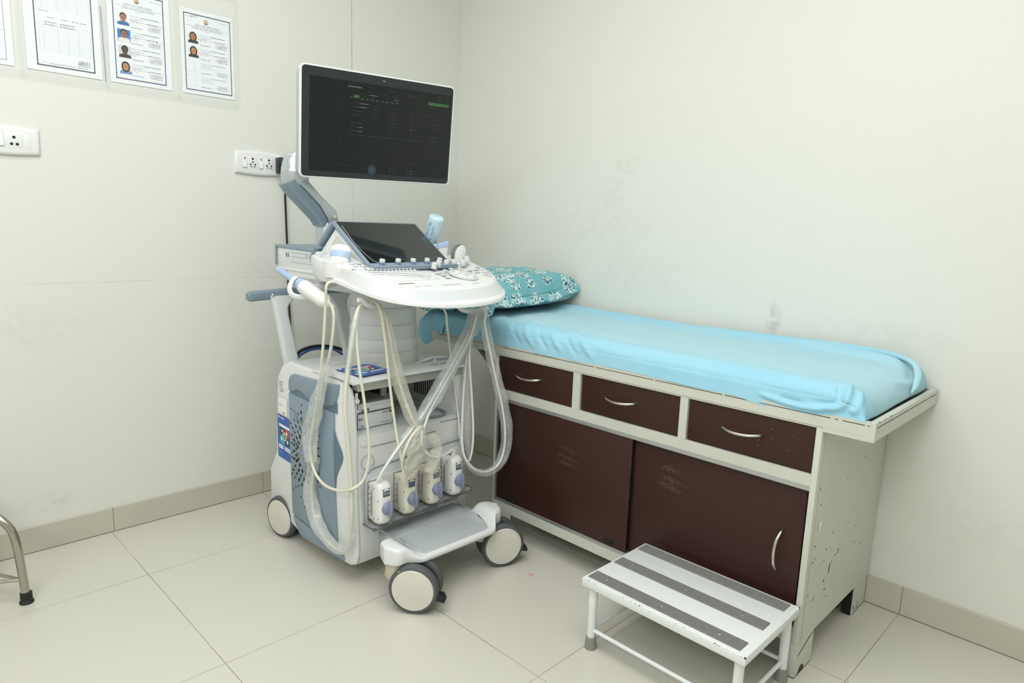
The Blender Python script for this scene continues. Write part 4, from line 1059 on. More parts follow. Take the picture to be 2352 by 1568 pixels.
for i, x in enumerate((.555, .69)):
    for j, y in enumerate((.895, .93, .965)):
        x_, y_ = U(x, y); c = mp(x_, y_, .0009); mdisc(c, .0036, e1); mdisc(c, .0024, m_screen, 2)
        if (i, j) in ((0, 1), (0, 2), (1, 1), (1, 2)): dash(x+.02, y+.01, .008, e2 if i else e4)
dash(.705, .86, .022, e1); dash(.77, .855, .01, e4); dash(.885, .945, .008, e1)
x_, y_ = U(.695, .445); c = mp(x_, y_, .0009); b.poly([c, c+mu*-.006, c+mu*-.0045+mr*.0015, c+mu*-.004+mr*.004], e2)
b.out('screen', mon, label='dark display showing a dim form')
b = MB(); sc = mp(-.01, .905, .0008); b.poly([sc, sc+mr*.004-mu*.003, sc+mr*.012-mu*.002, sc+mr*.010], m_grime); b.out('logo_mark', mon)

# ================================================================= printer in the bay
m_prt = mat('printer_white', 'd9dcdd', .4, var=.01); m_prt_top = mat('printer_grey_top', '9c9f9f', .5, var=.02)
pr = thing('video_printer', 'compact white thermal video printer inside the open bay of the ultrasound machine', 'printer', (.80, -1.10, .5185))
b = MB()
b.box((.69, -1.185, .5185), (.897, -1.030, .603), m_prt, .003)
b.box((.695, -1.182, .6025), (.893, -1.033, .6035), m_prt_top)
b.out('printer_body', pr)
b = MB()
b.prism([(.897, -1.185, .575), (.905, -1.185, .578), (.898, -1.185, .603), (.890, -1.185, .604)], (0, .155, 0), m_prt, .001)
b.box((.905, -1.156, .5785), (.9056, -1.138, .5865), m_lens); b.box((.9045, -1.134, .580), (.9052, -1.125, .5885), m_lens)
for y in (-1.116, -1.103, -1.090): b.lathe([(.0045, 0), (.0045, .001), (.003, .0014), (.0001, .0014)], (.9025, y, .5865), (.96, 0, .27), m_gkey, 14)
for y in (-1.062, -1.050): b.disc((.9035, y, .586), (.96, 0, .27), .0015, m_lens, 10)
for k in range(7): b.quad((.9008, -1.118+.0125*k, .5945), (0, .006, 0), (-.0005, 0, .0015), m_ink)
b.out('control_strip', pr)
b = MB()
b.box((.897, -1.183, .5215), (.902, -1.032, .5725), m_prt, .002); b.box((.9005, -1.185, .5728), (.904, -1.03, .5742), m_seam); b.box((.9005, -1.185, .5760), (.9046, -1.03, .5768), m_seam)
b.quad((.9024, -1.074, .5605), (0, .03, 0), (0, 0, .0075), m_gkey); b.quad((.9026, -1.045, .5605), (0, .009, 0), (0, 0, .0075), m_sblk); b.quad((.9026, -1.072, .5645), (0, .024, 0), (0, 0, .0016), m_ink); b.quad((.9026, -1.072, .562), (0, .022, 0), (0, 0, .0014), m_ink)
b.txt('SONY', (.9024, -1.181, .549), (0, 1, 0), (0, 0, 1), .0095, m_ink)
for k in range(8): b.quad((.9024, -1.078+.0045*k, .530), (0, .0036, 0), (0, 0, .0012), m_ink)
for k in range(3): b.quad((.9024, -1.157, .527+.0022*k), (0, .012, 0), (0, 0, .0009), m_ink)
b.out('paper_door', pr)
b = MB(); pts = [(.83, -.935, .5215), (.90, -.93, .5225), (.935, -.90, .5235), (.945, -.855, .5235), (.925, -.82, .524), (.885, -.815, .526), (.84, -.84, .535), (.79, -.87, .55), (.74, -.90, .56)]
b.tube(cr(pts, 8), .0042, mat('grey_cord', '85888a', .5, var=.04), 10); tag(b.out('cord'), 'grey cord looped on the floor of the open printer bay', 'cord')

# ================================================================= probe holders on the console (parts of the machine)
b = MB()
# left twin cup block
for u, v, r in ((.075, -.262, .034), (.165, -.268, .020)):
    o = cw_(u, v, 1.062) if u < .1 else cw_(u, v+.028, zd(u)-.002); pro = [(r*.95, -.045), (r, -.03), (r, .004), (r*.93, .006), (r*.86, .004), (r*.80, -.02), (.0001, -.03)]
    b.lathe(pro, o, (0, 0, 1), m_wp, 30, sx=1, sy=1.05)
pod = [(-.11, -.190), (-.085, -.235), (-.045, -.262), (.0, -.280), (.05, -.288), (.10, -.284), (.135, -.272), (.150, -.262), (.14, -.235), (.05, -.215), (-.05, -.185)]
po = [(p.x, p.y) for p in cr([(u, v, 0) for u, v in pod], 4, True)]; zt_ = lambda u: 1.078-.17*max(0, u)
b.loft([[cw_(u*.97, v*.93, 1.000-.05*max(0, u)) for u, v in po], [cw_(u, v*.975, 1.020-.08*max(0, u)) for u, v in po], [cw_(u, v, zt_(u)-.008) for u, v in po], [cw_(u*.985, v*.990, zt_(u)-.001) for u, v in po], [cw_(u*.96, v*.975, zt_(u)) for u, v in po]], m_wp)
b.prism([cw_(.035, -.225, 1.05), cw_(.035, -.225, 1.098), cw_(.050, -.225, 1.098), cw_(.062, -.225, 1.06)], CV_*.018, m_wp, .004)
b.out('probe_holder', mach)
b = MB()     # side clip for the slim probe
pts = [(.664, -1.252, 1.004), (.668, -1.268, .990), (.672, -1.278, .968), (.682, -1.275, .948), (.70, -1.258, .940), (.72, -1.24, .945)]
b.tube(cr(pts, 8), .006, m_wp, 12, flat=(1.7, .6)); b.tube(cr([(.70, -1.235, .958), (.715, -1.20, .972), (.72, -1.14, .985)], 6), .014, m_wp2, 14)
b.out('probe_holder', mach)
b = MB()     # right hand holders
for u, v, z, r, h in ((.03, .262, 1.072, .026, .055), (.105, .268, 1.05, .026, .04)):
    o = cw_(u, v, z-h); b.lathe([(r*.9, 0), (r, .006), (r, h), (r*.92, h+.002), (r*.85, h), (r*.82, h*.4), (.0001, h*.3)], o, (0, 0, 1), m_wp, 26)
b.prism([cw_(.045, .283, 1.03), cw_(.045, .283, 1.076), cw_(.075, .283, 1.076), cw_(.08, .283, 1.03)], CV_*.012, m_wp, .003)
b.prism([cw_(.10, .300, 1.02), cw_(.10, .300, 1.070), cw_(.125, .300, 1.066), cw_(.14, .300, 1.02)], CV_*.014, m_wp, .004)
b.prism([cw_(.13, .318, 1.0), cw_(.13, .318, 1.052), cw_(.165, .322, 1.040), cw_(.18, .32, 1.0)], CV_*.012, m_wp, .004)
b.prism([cw_(-.02, .20, .99), cw_(-.02, .20, 1.055), cw_(.14, .20, 1.045), cw_(.17, .20, 1.0)], CV_*.115, m_wp, .01)
b.out('probe_holder', mach)
b = MB()     # gel bottle cup
GB = V((0.7,-0.7079,1.1285)); GA = (V((0.745,-0.7333,1.2258))-V((0.7,-0.7329,1.1282))).normalized()
b.lathe([(.030, -.075), (.034, -.06), (.0355, 0), (.0345, .002), (.033, 0), (.031, -.06), (.0001, -.065)], GB-V((0, .012, .012)), (0, 0, 1), m_wp, 30)
b.out('gel_holder', mach)
# cable hooks below the console
for q in ([(0.985,-1.218,0.958), (0.984,-1.2021,0.9557), (0.982,-1.1854,0.9426), (0.975,-1.1652,0.9353), (0.95,-1.1261,0.9344)], [(0.93,-0.6324,0.8942), (0.93,-0.6605,0.8863), (0.93,-0.7033,0.8826), (0.92,-0.7429,0.8903), (0.91,-0.7595,0.906)]):
    MB().tube(cr(q, 8), [.0055, .0065, .006, .006, .007], m_wp, 14, flat=(1, 1.3)).out('cable_hook', mach)

# ================================================================= ultrasound probes: head, lead, plug and its plastic sleeve
m_ppl = mat('probe_white', 'e6e7e3', .3, var=.015); m_ppc = mat('probe_cream', 'dedbca', .35, var=.03); m_lead = mat('white_cable', 'e3e5e0', .4, var=.03, scale=20)
def film(name='clear_film', a=.34, col='dfe3e2'):
    if name in MATS: return MATS[name]
    m = mat(name, col, .16, var=.03, coat=.25, spec=.7); t = NT(m); p = t.pos()
    f = t.ramp(t.noise(p, 16, 3, .55), .40, .75)
    lw = t.n('ShaderNodeLayerWeight'); lw.inputs['Blend'].default_value = .35
    t.put(t.b.inputs['Alpha'], t.math('ADD', t.math('MULTIPLY_ADD', f, .14, a), t.math('MULTIPLY', t.math('POWER', lw.outputs['Facing'], 2.5), .45)))
    vo = t.n('ShaderNodeTexVoronoi', feature='DISTANCE_TO_EDGE'); vo.inputs['Scale'].default_value = 34; wv = t.n('ShaderNodeVectorMath', operation='ADD'); t.put(wv.inputs[0], p)
    nn = t.n('ShaderNodeTexNoise'); t.put(nn.inputs['Vector'], p); nn.inputs['Scale'].default_value = 18; sc_ = t.n('ShaderNodeVectorMath', operation='SCALE'); t.put(sc_.inputs[0], nn.outputs['Color']); sc_.inputs['Scale'].default_value = .05
    t.put(wv.inputs[1], sc_.outputs[0]); t.put(vo.inputs['Vector'], wv.outputs[0])
    bp = t.n('ShaderNodeBump'); bp.inputs['Strength'].default_value = .7; bp.inputs['Distance'].default_value = .006
    t.put(bp.inputs['Height'], t.math('ADD', t.math('MULTIPLY', vo.outputs['Distance'], .9), t.noise(p, 20, 3))); t.put(t.b.inputs['Normal'], bp.outputs[0])
    return m
m_film = film(a=.30); m_film2 = film('thin_clear_film', .26); m_film3 = film('creased_cream_film', .34, 'dddccf')
def sleeve(pts, rad, name, parent, m=None, seed=0, seg=22, n=10, flat=.45, crumple=.22):
    """flattened, creased tube of plastic film"""
    P_ = cr(pts, n); k = len(P_); b = MB(); rings = []; x = None
    for i, p in enumerate(P_):
        d = (P_[min(i+1, k-1)]-P_[max(i-1, 0)]).normalized()
        view = V((.72, -.62, .3)); xx = d.cross(view).normalized(); yy = d.cross(xx).normalized()
        f = i/(k-1)*(len(rad)-1); i0 = min(int(f), len(rad)-2); r = lerp(rad[i0], rad[i0+1], f-i0)
        ring = []
        for j in range(seg):
            a = 2*PI*j/seg; c = math.cos(a); s_ = math.sin(a)
            nz = noise.noise(V((i*.13+seed*7, c*1.2, s_*1.2)))*crumple+noise.noise(V((i*.33+seed, c*2, s_*2+9)))*crumple*.35
            ring.append(p+xx*c*r*(1+nz)+yy*s_*max(.0075, r*flat)*(1+nz*1.6))
        rings.append(ring)
    b.loft(rings, m or m_film, (False, False)); return b.out(name, parent, smooth=28, label='clear creased plastic sleeve')
def plug(i, par, mc, text):
    y, z = SY[i], SZ0[i]; b = MB()
    rg = []
    for x, w, h, dz, r in ((.968, .040, .126, 0, .006), (.990, .042, .128, 0, .008), (1.000, .050, .140, .004, .012), (1.022, .050, .142, .005, .014), (1.034, .044, .130, .004, .016), (1.040, .032, .108, .002, .014)):
        rg.append([(x, y+qy, z+.064+dz+qz) for qy, qz in rrect(w, h, r, 5)])
    b.loft(rg, mc)
    for qx, qz in ((1.006, .118), (1.030, .082), (1.030, .022), (1.006, .015)): b.disc((qx, y-.0252, z+qz), (0, -1, 0), .0026, m_seam, 10)
    # printed strip on the flank
    b.quad((.981, y-.0226, z+.02), (.013, -.0024, 0), (0, 0, .088), m_wp2)
    for k in range(11): b.quad((.985+.002*(k % 2), y-.0242, z+.026+.0066*k), (.005, -.0008, 0), (0, 0, .0045 if k % 3 else .002), m_ink)
    o = b.out('plug_housing', par, smooth=40)
    b = MB(); b.prism([(1.0385, y-.013, z+.095), (1.0385, y+.013, z+.095), (1.037, y+.014, z+.121), (1.037, y-.014, z+.121)], (.0026, 0, .0006), m_lab, .0006)
    for k, s_ in enumerate(text): b.txt(s_, (1.0405, y, z+.1035-.0085*k+(.004 if len(text) > 1 else 0)), (0, 1, 0), (-.03, 0, 1), .0072 if len(text) < 2 else .0062, m_wht, .0006, 'CENTER')
    b.out('label_plate', par, label='slate label plate')
    b = MB(); kc = V((1.038, y+.004, z+.056))
    b.lathe([(.0215, 0), (.0215, .008), (.018, .014), (.010, .017), (.0001, .018)], kc, (1, 0, 0), m_gdial, 28)
    fin = [(kc.x+.012, kc.z+.030), (kc.x+.020, kc.z+.030), (kc.x+.0275, kc.z+.018), (kc.x+.029, kc.z), (kc.x+.0275, kc.z-.018), (kc.x+.020, kc.z-.030), (kc.x+.012, kc.z-.030), (kc.x+.006, kc.z)]
    b.prism([(x, kc.y-.0035, zz) for x, zz in fin], (0, .007, 0), m_gdial, .002); b.out('latch_knob', par, label='violet-grey twist latch')
    if mc is m_ppc:
        b = MB(); c = V((1.0385, y-.004, z+.016)); b.tube([c+V((.0006, .0048*math.cos(2*PI*k/18), .0036*math.sin(2*PI*k/18))) for k in range(19)], .0009, m_sblue, 6); b.disc(c+V((.0005, 0, 0)), (1, 0, 0), .002, m_sblue, 10, 1.3, .7); b.out('maker_mark', par)
    return V((1.004, y+.006, z+.136))
def lead(pts, par, m, r=.0036, name='cable'):
    return MB().tube(cr(pts, 8), r, m, 10).out(name, par, smooth=60)

# ---- volume abdominal probe: left cup, plug 2
p1 = thing('ultrasound_probe', 'dome-headed ultrasound probe with a light blue band, lying in the left console cup', 'ultrasound probe', cw_(.06, -.235, 1.05), 'ultrasound probes on the machine')
c = cw_(.082, -.246, 1.078); ax = (CU_*-.18+CV_*.34+V((0, 0, .95))).normalized()
b = MB(); kk = dict(sx=1.15, sy=.78, xdir=CU_*.75+CV_*.66)
b.lathe([(.020, -.04), (.025, -.02), (.0265, -.002)], c, ax, m_wp, 32, **kk); b.lathe([(.0275, -.002), (.0285, .004), (.0285, .016), (.0275, .019)], c, ax, m_lblue, 32, **kk)
b.lathe([(.0275, .019), (.0272, .026), (.0245, .034), (.017, .040), (.008, .0425), (.0001, .043)], c, ax, m_ppl, 32, **kk); b.out('probe_head', p1, smooth=50, label='white dome with a light blue band')
e2 = plug(1, p1, m_ppc, [])
lead([cw_(.10, -.262, 1.0)]+[(0.8847,-1.262,0.9996),(0.8729,-1.262,0.9339),(0.8602,-1.262,0.8366),(0.8418,-1.262,0.7359),(0.8175,-1.262,0.6385),(0.7836,-1.262,0.5284),(0.7611,-1.262,0.4478),(0.7848,-1.262,0.374),(0.8488,-1.262,0.3418),(0.9454,-1.262,0.3497),(1.0167,-1.262,0.3779)]+[(1.02,-1.2267,0.3939),(1.03,-1.2126,0.4418),(1.03,-1.2078,0.5141),(1.02,-1.2168,0.6386),(1.01,-1.2286,0.7475),(1,-1.231,0.8267),(0.99,-1.2259,0.8982),(0.98,-1.2073,0.9383),(0.975,-1.1808,0.9537),(0.975,-1.1493,0.9466),(0.985,-1.1336,0.9086),(0.99,-1.1204,0.8142),(1,-1.1119,0.6882),(1.02,-1.1033,0.5476),(1.04,-1.0947,0.4489),(1.05,-1.0858,0.376),(1.047,-1.0817,0.3532)], p1, m_cream, .0047)
# ---- slim endocavity probe: side clip, plug 3
p2 = thing('ultrasound_probe', 'slim wand-shaped ultrasound probe with a light blue shaft, in the clip on the console side', 'ultrasound probe', (.67, -1.245, .97), 'ultrasound probes on the machine')
A, B2 = V((0.5296,-1.247,1.0213)), V((0.8523,-1.235,0.9302)); dd = (B2-A).normalized(); L = (B2-A).length
b = MB(); b.lathe([(.0001, -.001), (.006, .001), (.0095, .006), (.0105, .014), (.0106, .020)], A, dd, m_ppl, 24); b.lathe([(.0108, .012), (.0112, .022), (.0112, L*.22), (.0130, L*.34), (.0195, L*.44), (.0230, L*.50), (.0245, L*.535)], A, dd, m_lblue, 24)
b.lathe([(.0245, L*.53), (.0252, L*.56), (.0250, L*.72), (.0238, L*.80), (.0245, L*.88), (.020, L*.935), (.012, L*.965), (.0075, L*1.0), (.0060, L*1.06)], A, dd, m_ppl, 24)
b.out('probe_head', p2, smooth=50, label='light blue shaft with white grip')
e3 = plug(2, p2, m_ppc, ['RIC', '5-9-D'])
lead([(0.8523,-1.238,0.9345),(0.8704,-1.238,0.9241),(0.8802,-1.238,0.8923),(0.8685,-1.238,0.8217),(0.8403,-1.238,0.7398),(0.8091,-1.238,0.684),(0.7878,-1.238,0.6066),(0.7618,-1.238,0.4809),(0.7446,-1.238,0.3844),(0.727,-1.238,0.2855),(0.7392,-1.238,0.1945),(0.8048,-1.238,0.1354),(0.8884,-1.238,0.1201),(0.9474,-1.238,0.1398),(0.9714,-1.238,0.1999)]+[(1,-1.2521,0.2879),(1,-1.2546,0.4035),(1,-1.2645,0.5322),(1,-1.2728,0.6436),(1,-1.263,0.7501),(0.995,-1.2414,0.8536),(0.985,-1.2181,0.9276),(0.965,-1.1775,0.9498),(0.96,-1.1329,0.9414),(0.975,-1.1071,0.8834),(0.985,-1.0868,0.7676),(1,-1.0625,0.6522),(1.03,-1.0383,0.5552),(1.04,-1.0244,0.5328),(1.05,-1.0179,0.537),(1.055,-1.0359,0.5387),(1.06,-1.069,0.5173),(1.06,-1.0942,0.4762),(1.05,-1.0967,0.4346),(1.04,-1.0787,0.3935),(1.035,-1.04,0.3976),(1.015,-0.979,0.3695),(1.01,-0.9578,0.3441)], p2, m_cream, .0052)
sleeve([(0.874,-1.262,0.7443),(0.8626,-1.262,0.7086),(0.8315,-1.262,0.6485),(0.7932,-1.262,0.5676),(0.7622,-1.262,0.4858),(0.7682,-1.262,0.3966)], [.013, .014, .020, .026, .026, .020], 'cable_sleeve', p2, seed=1)
sleeve([(0.7579,-1.245,0.4051),(0.7386,-1.245,0.3456),(0.7244,-1.245,0.2708),(0.7521,-1.245,0.2009),(0.8088,-1.245,0.1501),(0.8921,-1.245,0.13),(0.9563,-1.245,0.1486),(0.9827,-1.245,0.1989),(0.9885,-1.245,0.2819),(0.9845,-1.245,0.3964),(0.9682,-1.245,0.52),(0.9543,-1.245,0.6291),(0.9706,-1.245,0.7425)], [.022, .017, .021, .024, .022, .018, .014, .012, .011, .0105, .0095, .009, .010, .009], 'cable_sleeve', p2, seed=2)
sleeve([(1,-1.263,0.7501),(0.995,-1.2414,0.8536),(0.985,-1.2212,0.9145),(0.967,-1.185,0.9423)], [.009, .009, .009, .007], 'cable_sleeve', p2, seed=3)
sleeve([(0.955,-1.1295,0.9351),(0.965,-1.1067,0.8821),(0.98,-1.09,0.7814),(0.99,-1.0658,0.6797),(1.02,-1.0488,0.5886),(1.04,-1.0315,0.5312)], [.013, .016, .020, .023, .022, .014], 'cable_sleeve', p2, seed=4, m=m_film3)
# crumpled end of the sleeve hanging over the plugs
b = MB(); rg = []
ctr = [(1.055,-1.029,0.5447),(1.062,-1.0409,0.5165),(1.066,-1.0505,0.4829),(1.066,-1.0552,0.4471),(1.06,-1.0624,0.4057),(1.055,-1.0809,0.3762)]
wd = (.010, .030, .046, .050, .040, .022)
C6 = cr(ctr, 8)
for i, p in enumerate(C6):
    f = i/(len(C6)-1)*5; i0 = min(int(f), 4); w = lerp(wd[i0], wd[i0+1], f-i0); r = []
    for j in range(30):
        a = 2*PI*j/30; q = noise.noise(V((i*.19, math.cos(a)*2, math.sin(a)*2)))*.30+noise.noise(V((i*.5, math.cos(a)*5, math.sin(a)*5)))*.16
        r.append(p+V((.011*math.sin(a)*(1+q*2), w*.78*math.cos(a)*(1+q), .006*q+.10*w*math.cos(a))))
    rg.append(r)
b.loft(rg, m_film3, (False, False)); b.out('cable_sleeve', p2, smooth=28, label='crumpled loose end of the clear sleeve')
sleeve([(1.045,-0.9864,0.5012),(1.05,-0.9624,0.4795),(1.05,-0.9543,0.4504),(1.05,-0.9686,0.4231),(1.05,-0.988,0.3742)], [.010, .019, .017, .020, .018], 'cable_sleeve', p2, seed=6, m=m_film3)
# ---- curved abdominal probe: right holder, plug 1
p3 = thing('ultrasound_probe', 'white curved ultrasound probe with a dark grey lens strip, right of the console keyboard', 'ultrasound probe', cw_(.105, .265, 1.06), 'ultrasound probes on the machine')
c = cw_(.107, .266, 1.062); b = MB(); rg = []
fx, fy = V((-.10, -.99, 0)).normalized(), V((.99, -.10, 0)).normalized()     # fan plane direction / thickness direction
up_ = (V((0, 0, 1))-fx*.16).normalized()
for h, wx, th in ((-.03, .010, .009), (-.012, .013, .0105), (.000, .019, .0115), (.012, .025, .0118), (.026, .0275, .0115), (.040, .0255, .011), (.050, .019, .0105), (.056, .010, .0095), (.0575, .003, .008)):
    rg.append([c+up_*h+fx*math.cos(2*PI*k/28)*wx+fy*(abs(math.sin(2*PI*k/28))**.6)*(1 if math.sin(2*PI*k/28) > 0 else -1)*th for k in range(28)])
b.loft(rg, m_ppl); b.out('probe_head', p3, smooth=50)
b = MB(); A_ = []
arc = [(.0262, .006), (.0290, .018), (.0290, .030), (.0265, .043), (.0195, .0535), (.009, .0595), (-.002, .0605)]
for q in cr([(a, h, 0) for a, h in arc], 4): A_.append([c+up_*q.y+fx*q.x+fy*t_ for t_ in (-.0112, .0112)])
b.loft([[r[0] for r in A_], [r[0]+(r[1]-r[0])*.5+(r[0]-c).normalized()*.0012 for r in A_], [r[1] for r in A_]], m_lens, closed=False); b.out('lens', p3, label='dark grey lens strip')
e1 = plug(0, p3, m_ppl, ['C1-6'])
lead([cw_(.107, .266, 1.02), cw_(.10, .24, .97)]+[(0.96,-0.6821,0.8974),(0.985,-0.6923,0.8424),(1,-0.6792,0.7557),(1.01,-0.6536,0.6492),(1.02,-0.6275,0.5483),(1.03,-0.6144,0.4477),(1.03,-0.6173,0.3634),(1.03,-0.6469,0.3139),(1.03,-0.702,0.3017),(1.03,-0.7588,0.3238),(1.02,-0.793,0.3619),(1,-0.7978,0.4112),(0.985,-0.7878,0.5109),(0.965,-0.7658,0.632),(0.95,-0.7378,0.7541),(0.93,-0.6958,0.8517),(0.93,-0.6776,0.8809),(0.945,-0.6931,0.8741),(0.96,-0.7425,0.8163),(0.98,-0.8147,0.7435),(1,-0.8921,0.669),(1.02,-0.9685,0.597),(1.03,-1.0241,0.5496),(1.035,-1.0762,0.5051),(1.035,-1.1217,0.4609),(1.03,-1.1561,0.4168),(1.02,-1.1706,0.381)], p3, m_lead, .0050)
sleeve([(0.955,-0.6774,0.8965),(0.98,-0.6855,0.8412),(0.995,-0.6745,0.7544),(1.005,-0.6443,0.647),(1.015,-0.6157,0.5453),(1.025,-0.6001,0.4437),(1.025,-0.6053,0.3594),(1.025,-0.6396,0.3107),(1.025,-0.697,0.2956),(1.025,-0.7627,0.3216),(1.02,-0.7971,0.3595)], [.016, .018, .018, .020, .022, .022, .021, .017, .014, .011, .007], 'cable_sleeve', p3, seed=8, m=m_film2)
sleeve([(1,-0.7627,0.3592),(0.99,-0.7693,0.4435),(0.975,-0.7638,0.553),(0.96,-0.7499,0.661),(0.945,-0.7233,0.7679),(0.93,-0.6918,0.8594)], [.006, .018, .022, .016, .010, .010], 'cable_sleeve', p3, seed=9, m=m_film2, crumple=.15)
sleeve([(0.945,-0.7062,0.8845),(0.95,-0.7258,0.8326),(0.975,-0.7949,0.7639),(0.995,-0.8693,0.691),(1.012,-0.9423,0.6181),(1.025,-1.0063,0.5629),(1.03,-1.0294,0.5432)], [.024, .024, .022, .024, .026, .016, .008], 'cable_sleeve', p3, seed=10, m=m_film2)
sleeve([(1.03,-1.0241,0.5466),(1.03,-1.0725,0.5031),(1.03,-1.1181,0.4588)], [.012, .016, .006], 'cable_sleeve', p3, seed=11, m=m_film2)
# ---- linear probe: rear right holder, plug 4
p4 = thing('ultrasound_probe', 'flat-ended linear ultrasound probe with a light blue head, behind the touch screen', 'ultrasound probe', cw_(.03, .262, 1.06), 'ultrasound probes on the machine')
c = cw_(.028, .264, 1.085); b = MB(); fx, fy = (CU_*.62+CV_*.78).normalized(), (CU_*.78+CV_*-.62).normalized(); up_ = V((0, 0, 1))
def sec(h, w, t_, r=.004, tilt=0): return [c+up_*(h+tilt*x)+fx*x+fy*y for x, y in rrect(w, t_, r, 4)]
b.loft([sec(-.03, .030, .020), sec(.0, .034, .022), sec(.022, .038, .024), sec(.0225, .040, .026, tilt=.25)], m_ppl); b.loft([sec(.022, .042, .027, tilt=.25), sec(.036, .043, .027, tilt=.25), sec(.042, .041, .024, tilt=.25), sec(.043, .036, .018, .003, tilt=.25)], m_lblue)
b.loft([sec(.0432, .034, .010, .002, tilt=.25), sec(.0442, .033, .009, .002, tilt=.25)], m_lens); b.out('probe_head', p4, smooth=40, label='white grip with a light blue head')
e4_ = plug(3, p4, m_ppl, ['11L-D'])
lead([cw_(.03, .26, 1.04), cw_(.06, .16, .975)]+[(0.88,-0.7928,0.8889),(0.885,-0.7833,0.8288),(0.9,-0.7793,0.7427),(0.93,-0.7856,0.6442),(0.96,-0.7871,0.5213),(0.99,-0.7933,0.4158),(1,-0.7836,0.3574),(1.01,-0.7756,0.3517),(1.015,-0.7646,0.3917),(1.01,-0.7565,0.4704),(0.99,-0.7515,0.6027),(0.97,-0.7483,0.7265),(0.955,-0.7255,0.8174),(0.945,-0.6974,0.8744),(0.96,-0.7146,0.8568),(0.975,-0.755,0.7944),(0.99,-0.8226,0.7197),(1.01,-0.8998,0.6476),(1.03,-0.967,0.584),(1.045,-1.0051,0.5377),(1.06,-1.0269,0.5058),(1.068,-1.0292,0.4832),(1.07,-1.0105,0.45),(1.06,-0.9637,0.4247),(1.045,-0.9098,0.4192),(1.03,-0.8721,0.4241)], p4, m_lead, .0043)
sleeve([(0.94,-0.6808,0.8951),(0.95,-0.6969,0.8542),(0.96,-0.7253,0.8022)], [.030, .026, .014], 'cable_sleeve', p4, seed=14, m=m_film2, flat=.35)
for e, par, m in ((e1, p3, m_ppl), (e2, p1, m_ppc), (e3, p2, m_ppc), (e4_, p4, m_ppc)):
    MB().tube(cr([e-V((0, 0, .016)), e+V((0, 0, .004)), e+V((.004, .002, .022))], 5), [.0095, .0075, .0045], m, 14).out('strain_relief', par, smooth=50)

# ================================================================= gel bottle
m_bot = mat('pale_blue_bottle', 'd3eef4', .3, var=.02, coat=.3); m_btxt = mat('bottle_blue_print', '2b7fcf', .5, var=.02)
GB = GB+GA*.012-CR*.012
gb = thing('gel_bottle', 'pale blue gel bottle standing upside down in the console holder', 'gel bottle', GB-GA*.05)
b = MB(); R_ = .0290
b.lathe([(.010, -.066), (.020, -.058), (R_, -.048), (R_, .078), (R_*.99, .083), (R_*.92, .0885), (R_*.78, .0915), (.0001, .092)], GB, GA, m_bot, 40); b.out('bottle', gb, smooth=50)
b = MB()
vw = V((2.7276, -2.3223, 1.1939))-GB; fv = (vw-GA*vw.dot(GA)).normalized(); sd = GA.cross(fv).normalized()
def wrap(a, h): return GB+GA*h+(fv*math.cos(a)+sd*math.sin(a))*(R_+.0003)
def wtext(s, a0, h0, size):
    k = MB().txt(s, (0, 0, 0), (1, 0, 0), (0, 1, 0), size, m_btxt, 0, shear=.25)
    b.add([wrap(a0+v.y/R_, h0-v.x) for v in k.v], k.f, m_btxt)
def wrect(a0, a1, h0, h1): b.add([wrap(lerp(a0, a1, t_), h) for h in (h0, h1) for t_ in (0, .5, 1)], [[0, 1, 4, 3], [1, 2, 5, 4]], m_btxt)
sgn = 1 if sd.dot(CR) > 0 else -1
if sgn < 0: sd = -sd
wtext('Cardio', -.12, .058, .0098); wtext('Consumables', -.70, .050, .0098)
for k in range(4): wrect(-.72+.085*k, -.68+.085*k, .068, .054); wrect(-.16+.085*k, -.12+.085*k, .012, -.020)
for k in range(9): wrect(.27, .31, .040-.0032*k, .0376-.0032*k)
for k in range(6): wrect(.47, .50, .022-.003*k, .0198-.003*k); wrect(-.98, -.95, .055-.003*k, .0528-.003*k); wrect(-.90, -.87, .020-.003*k, .018-.003*k)
b.out('bottle_print', gb)

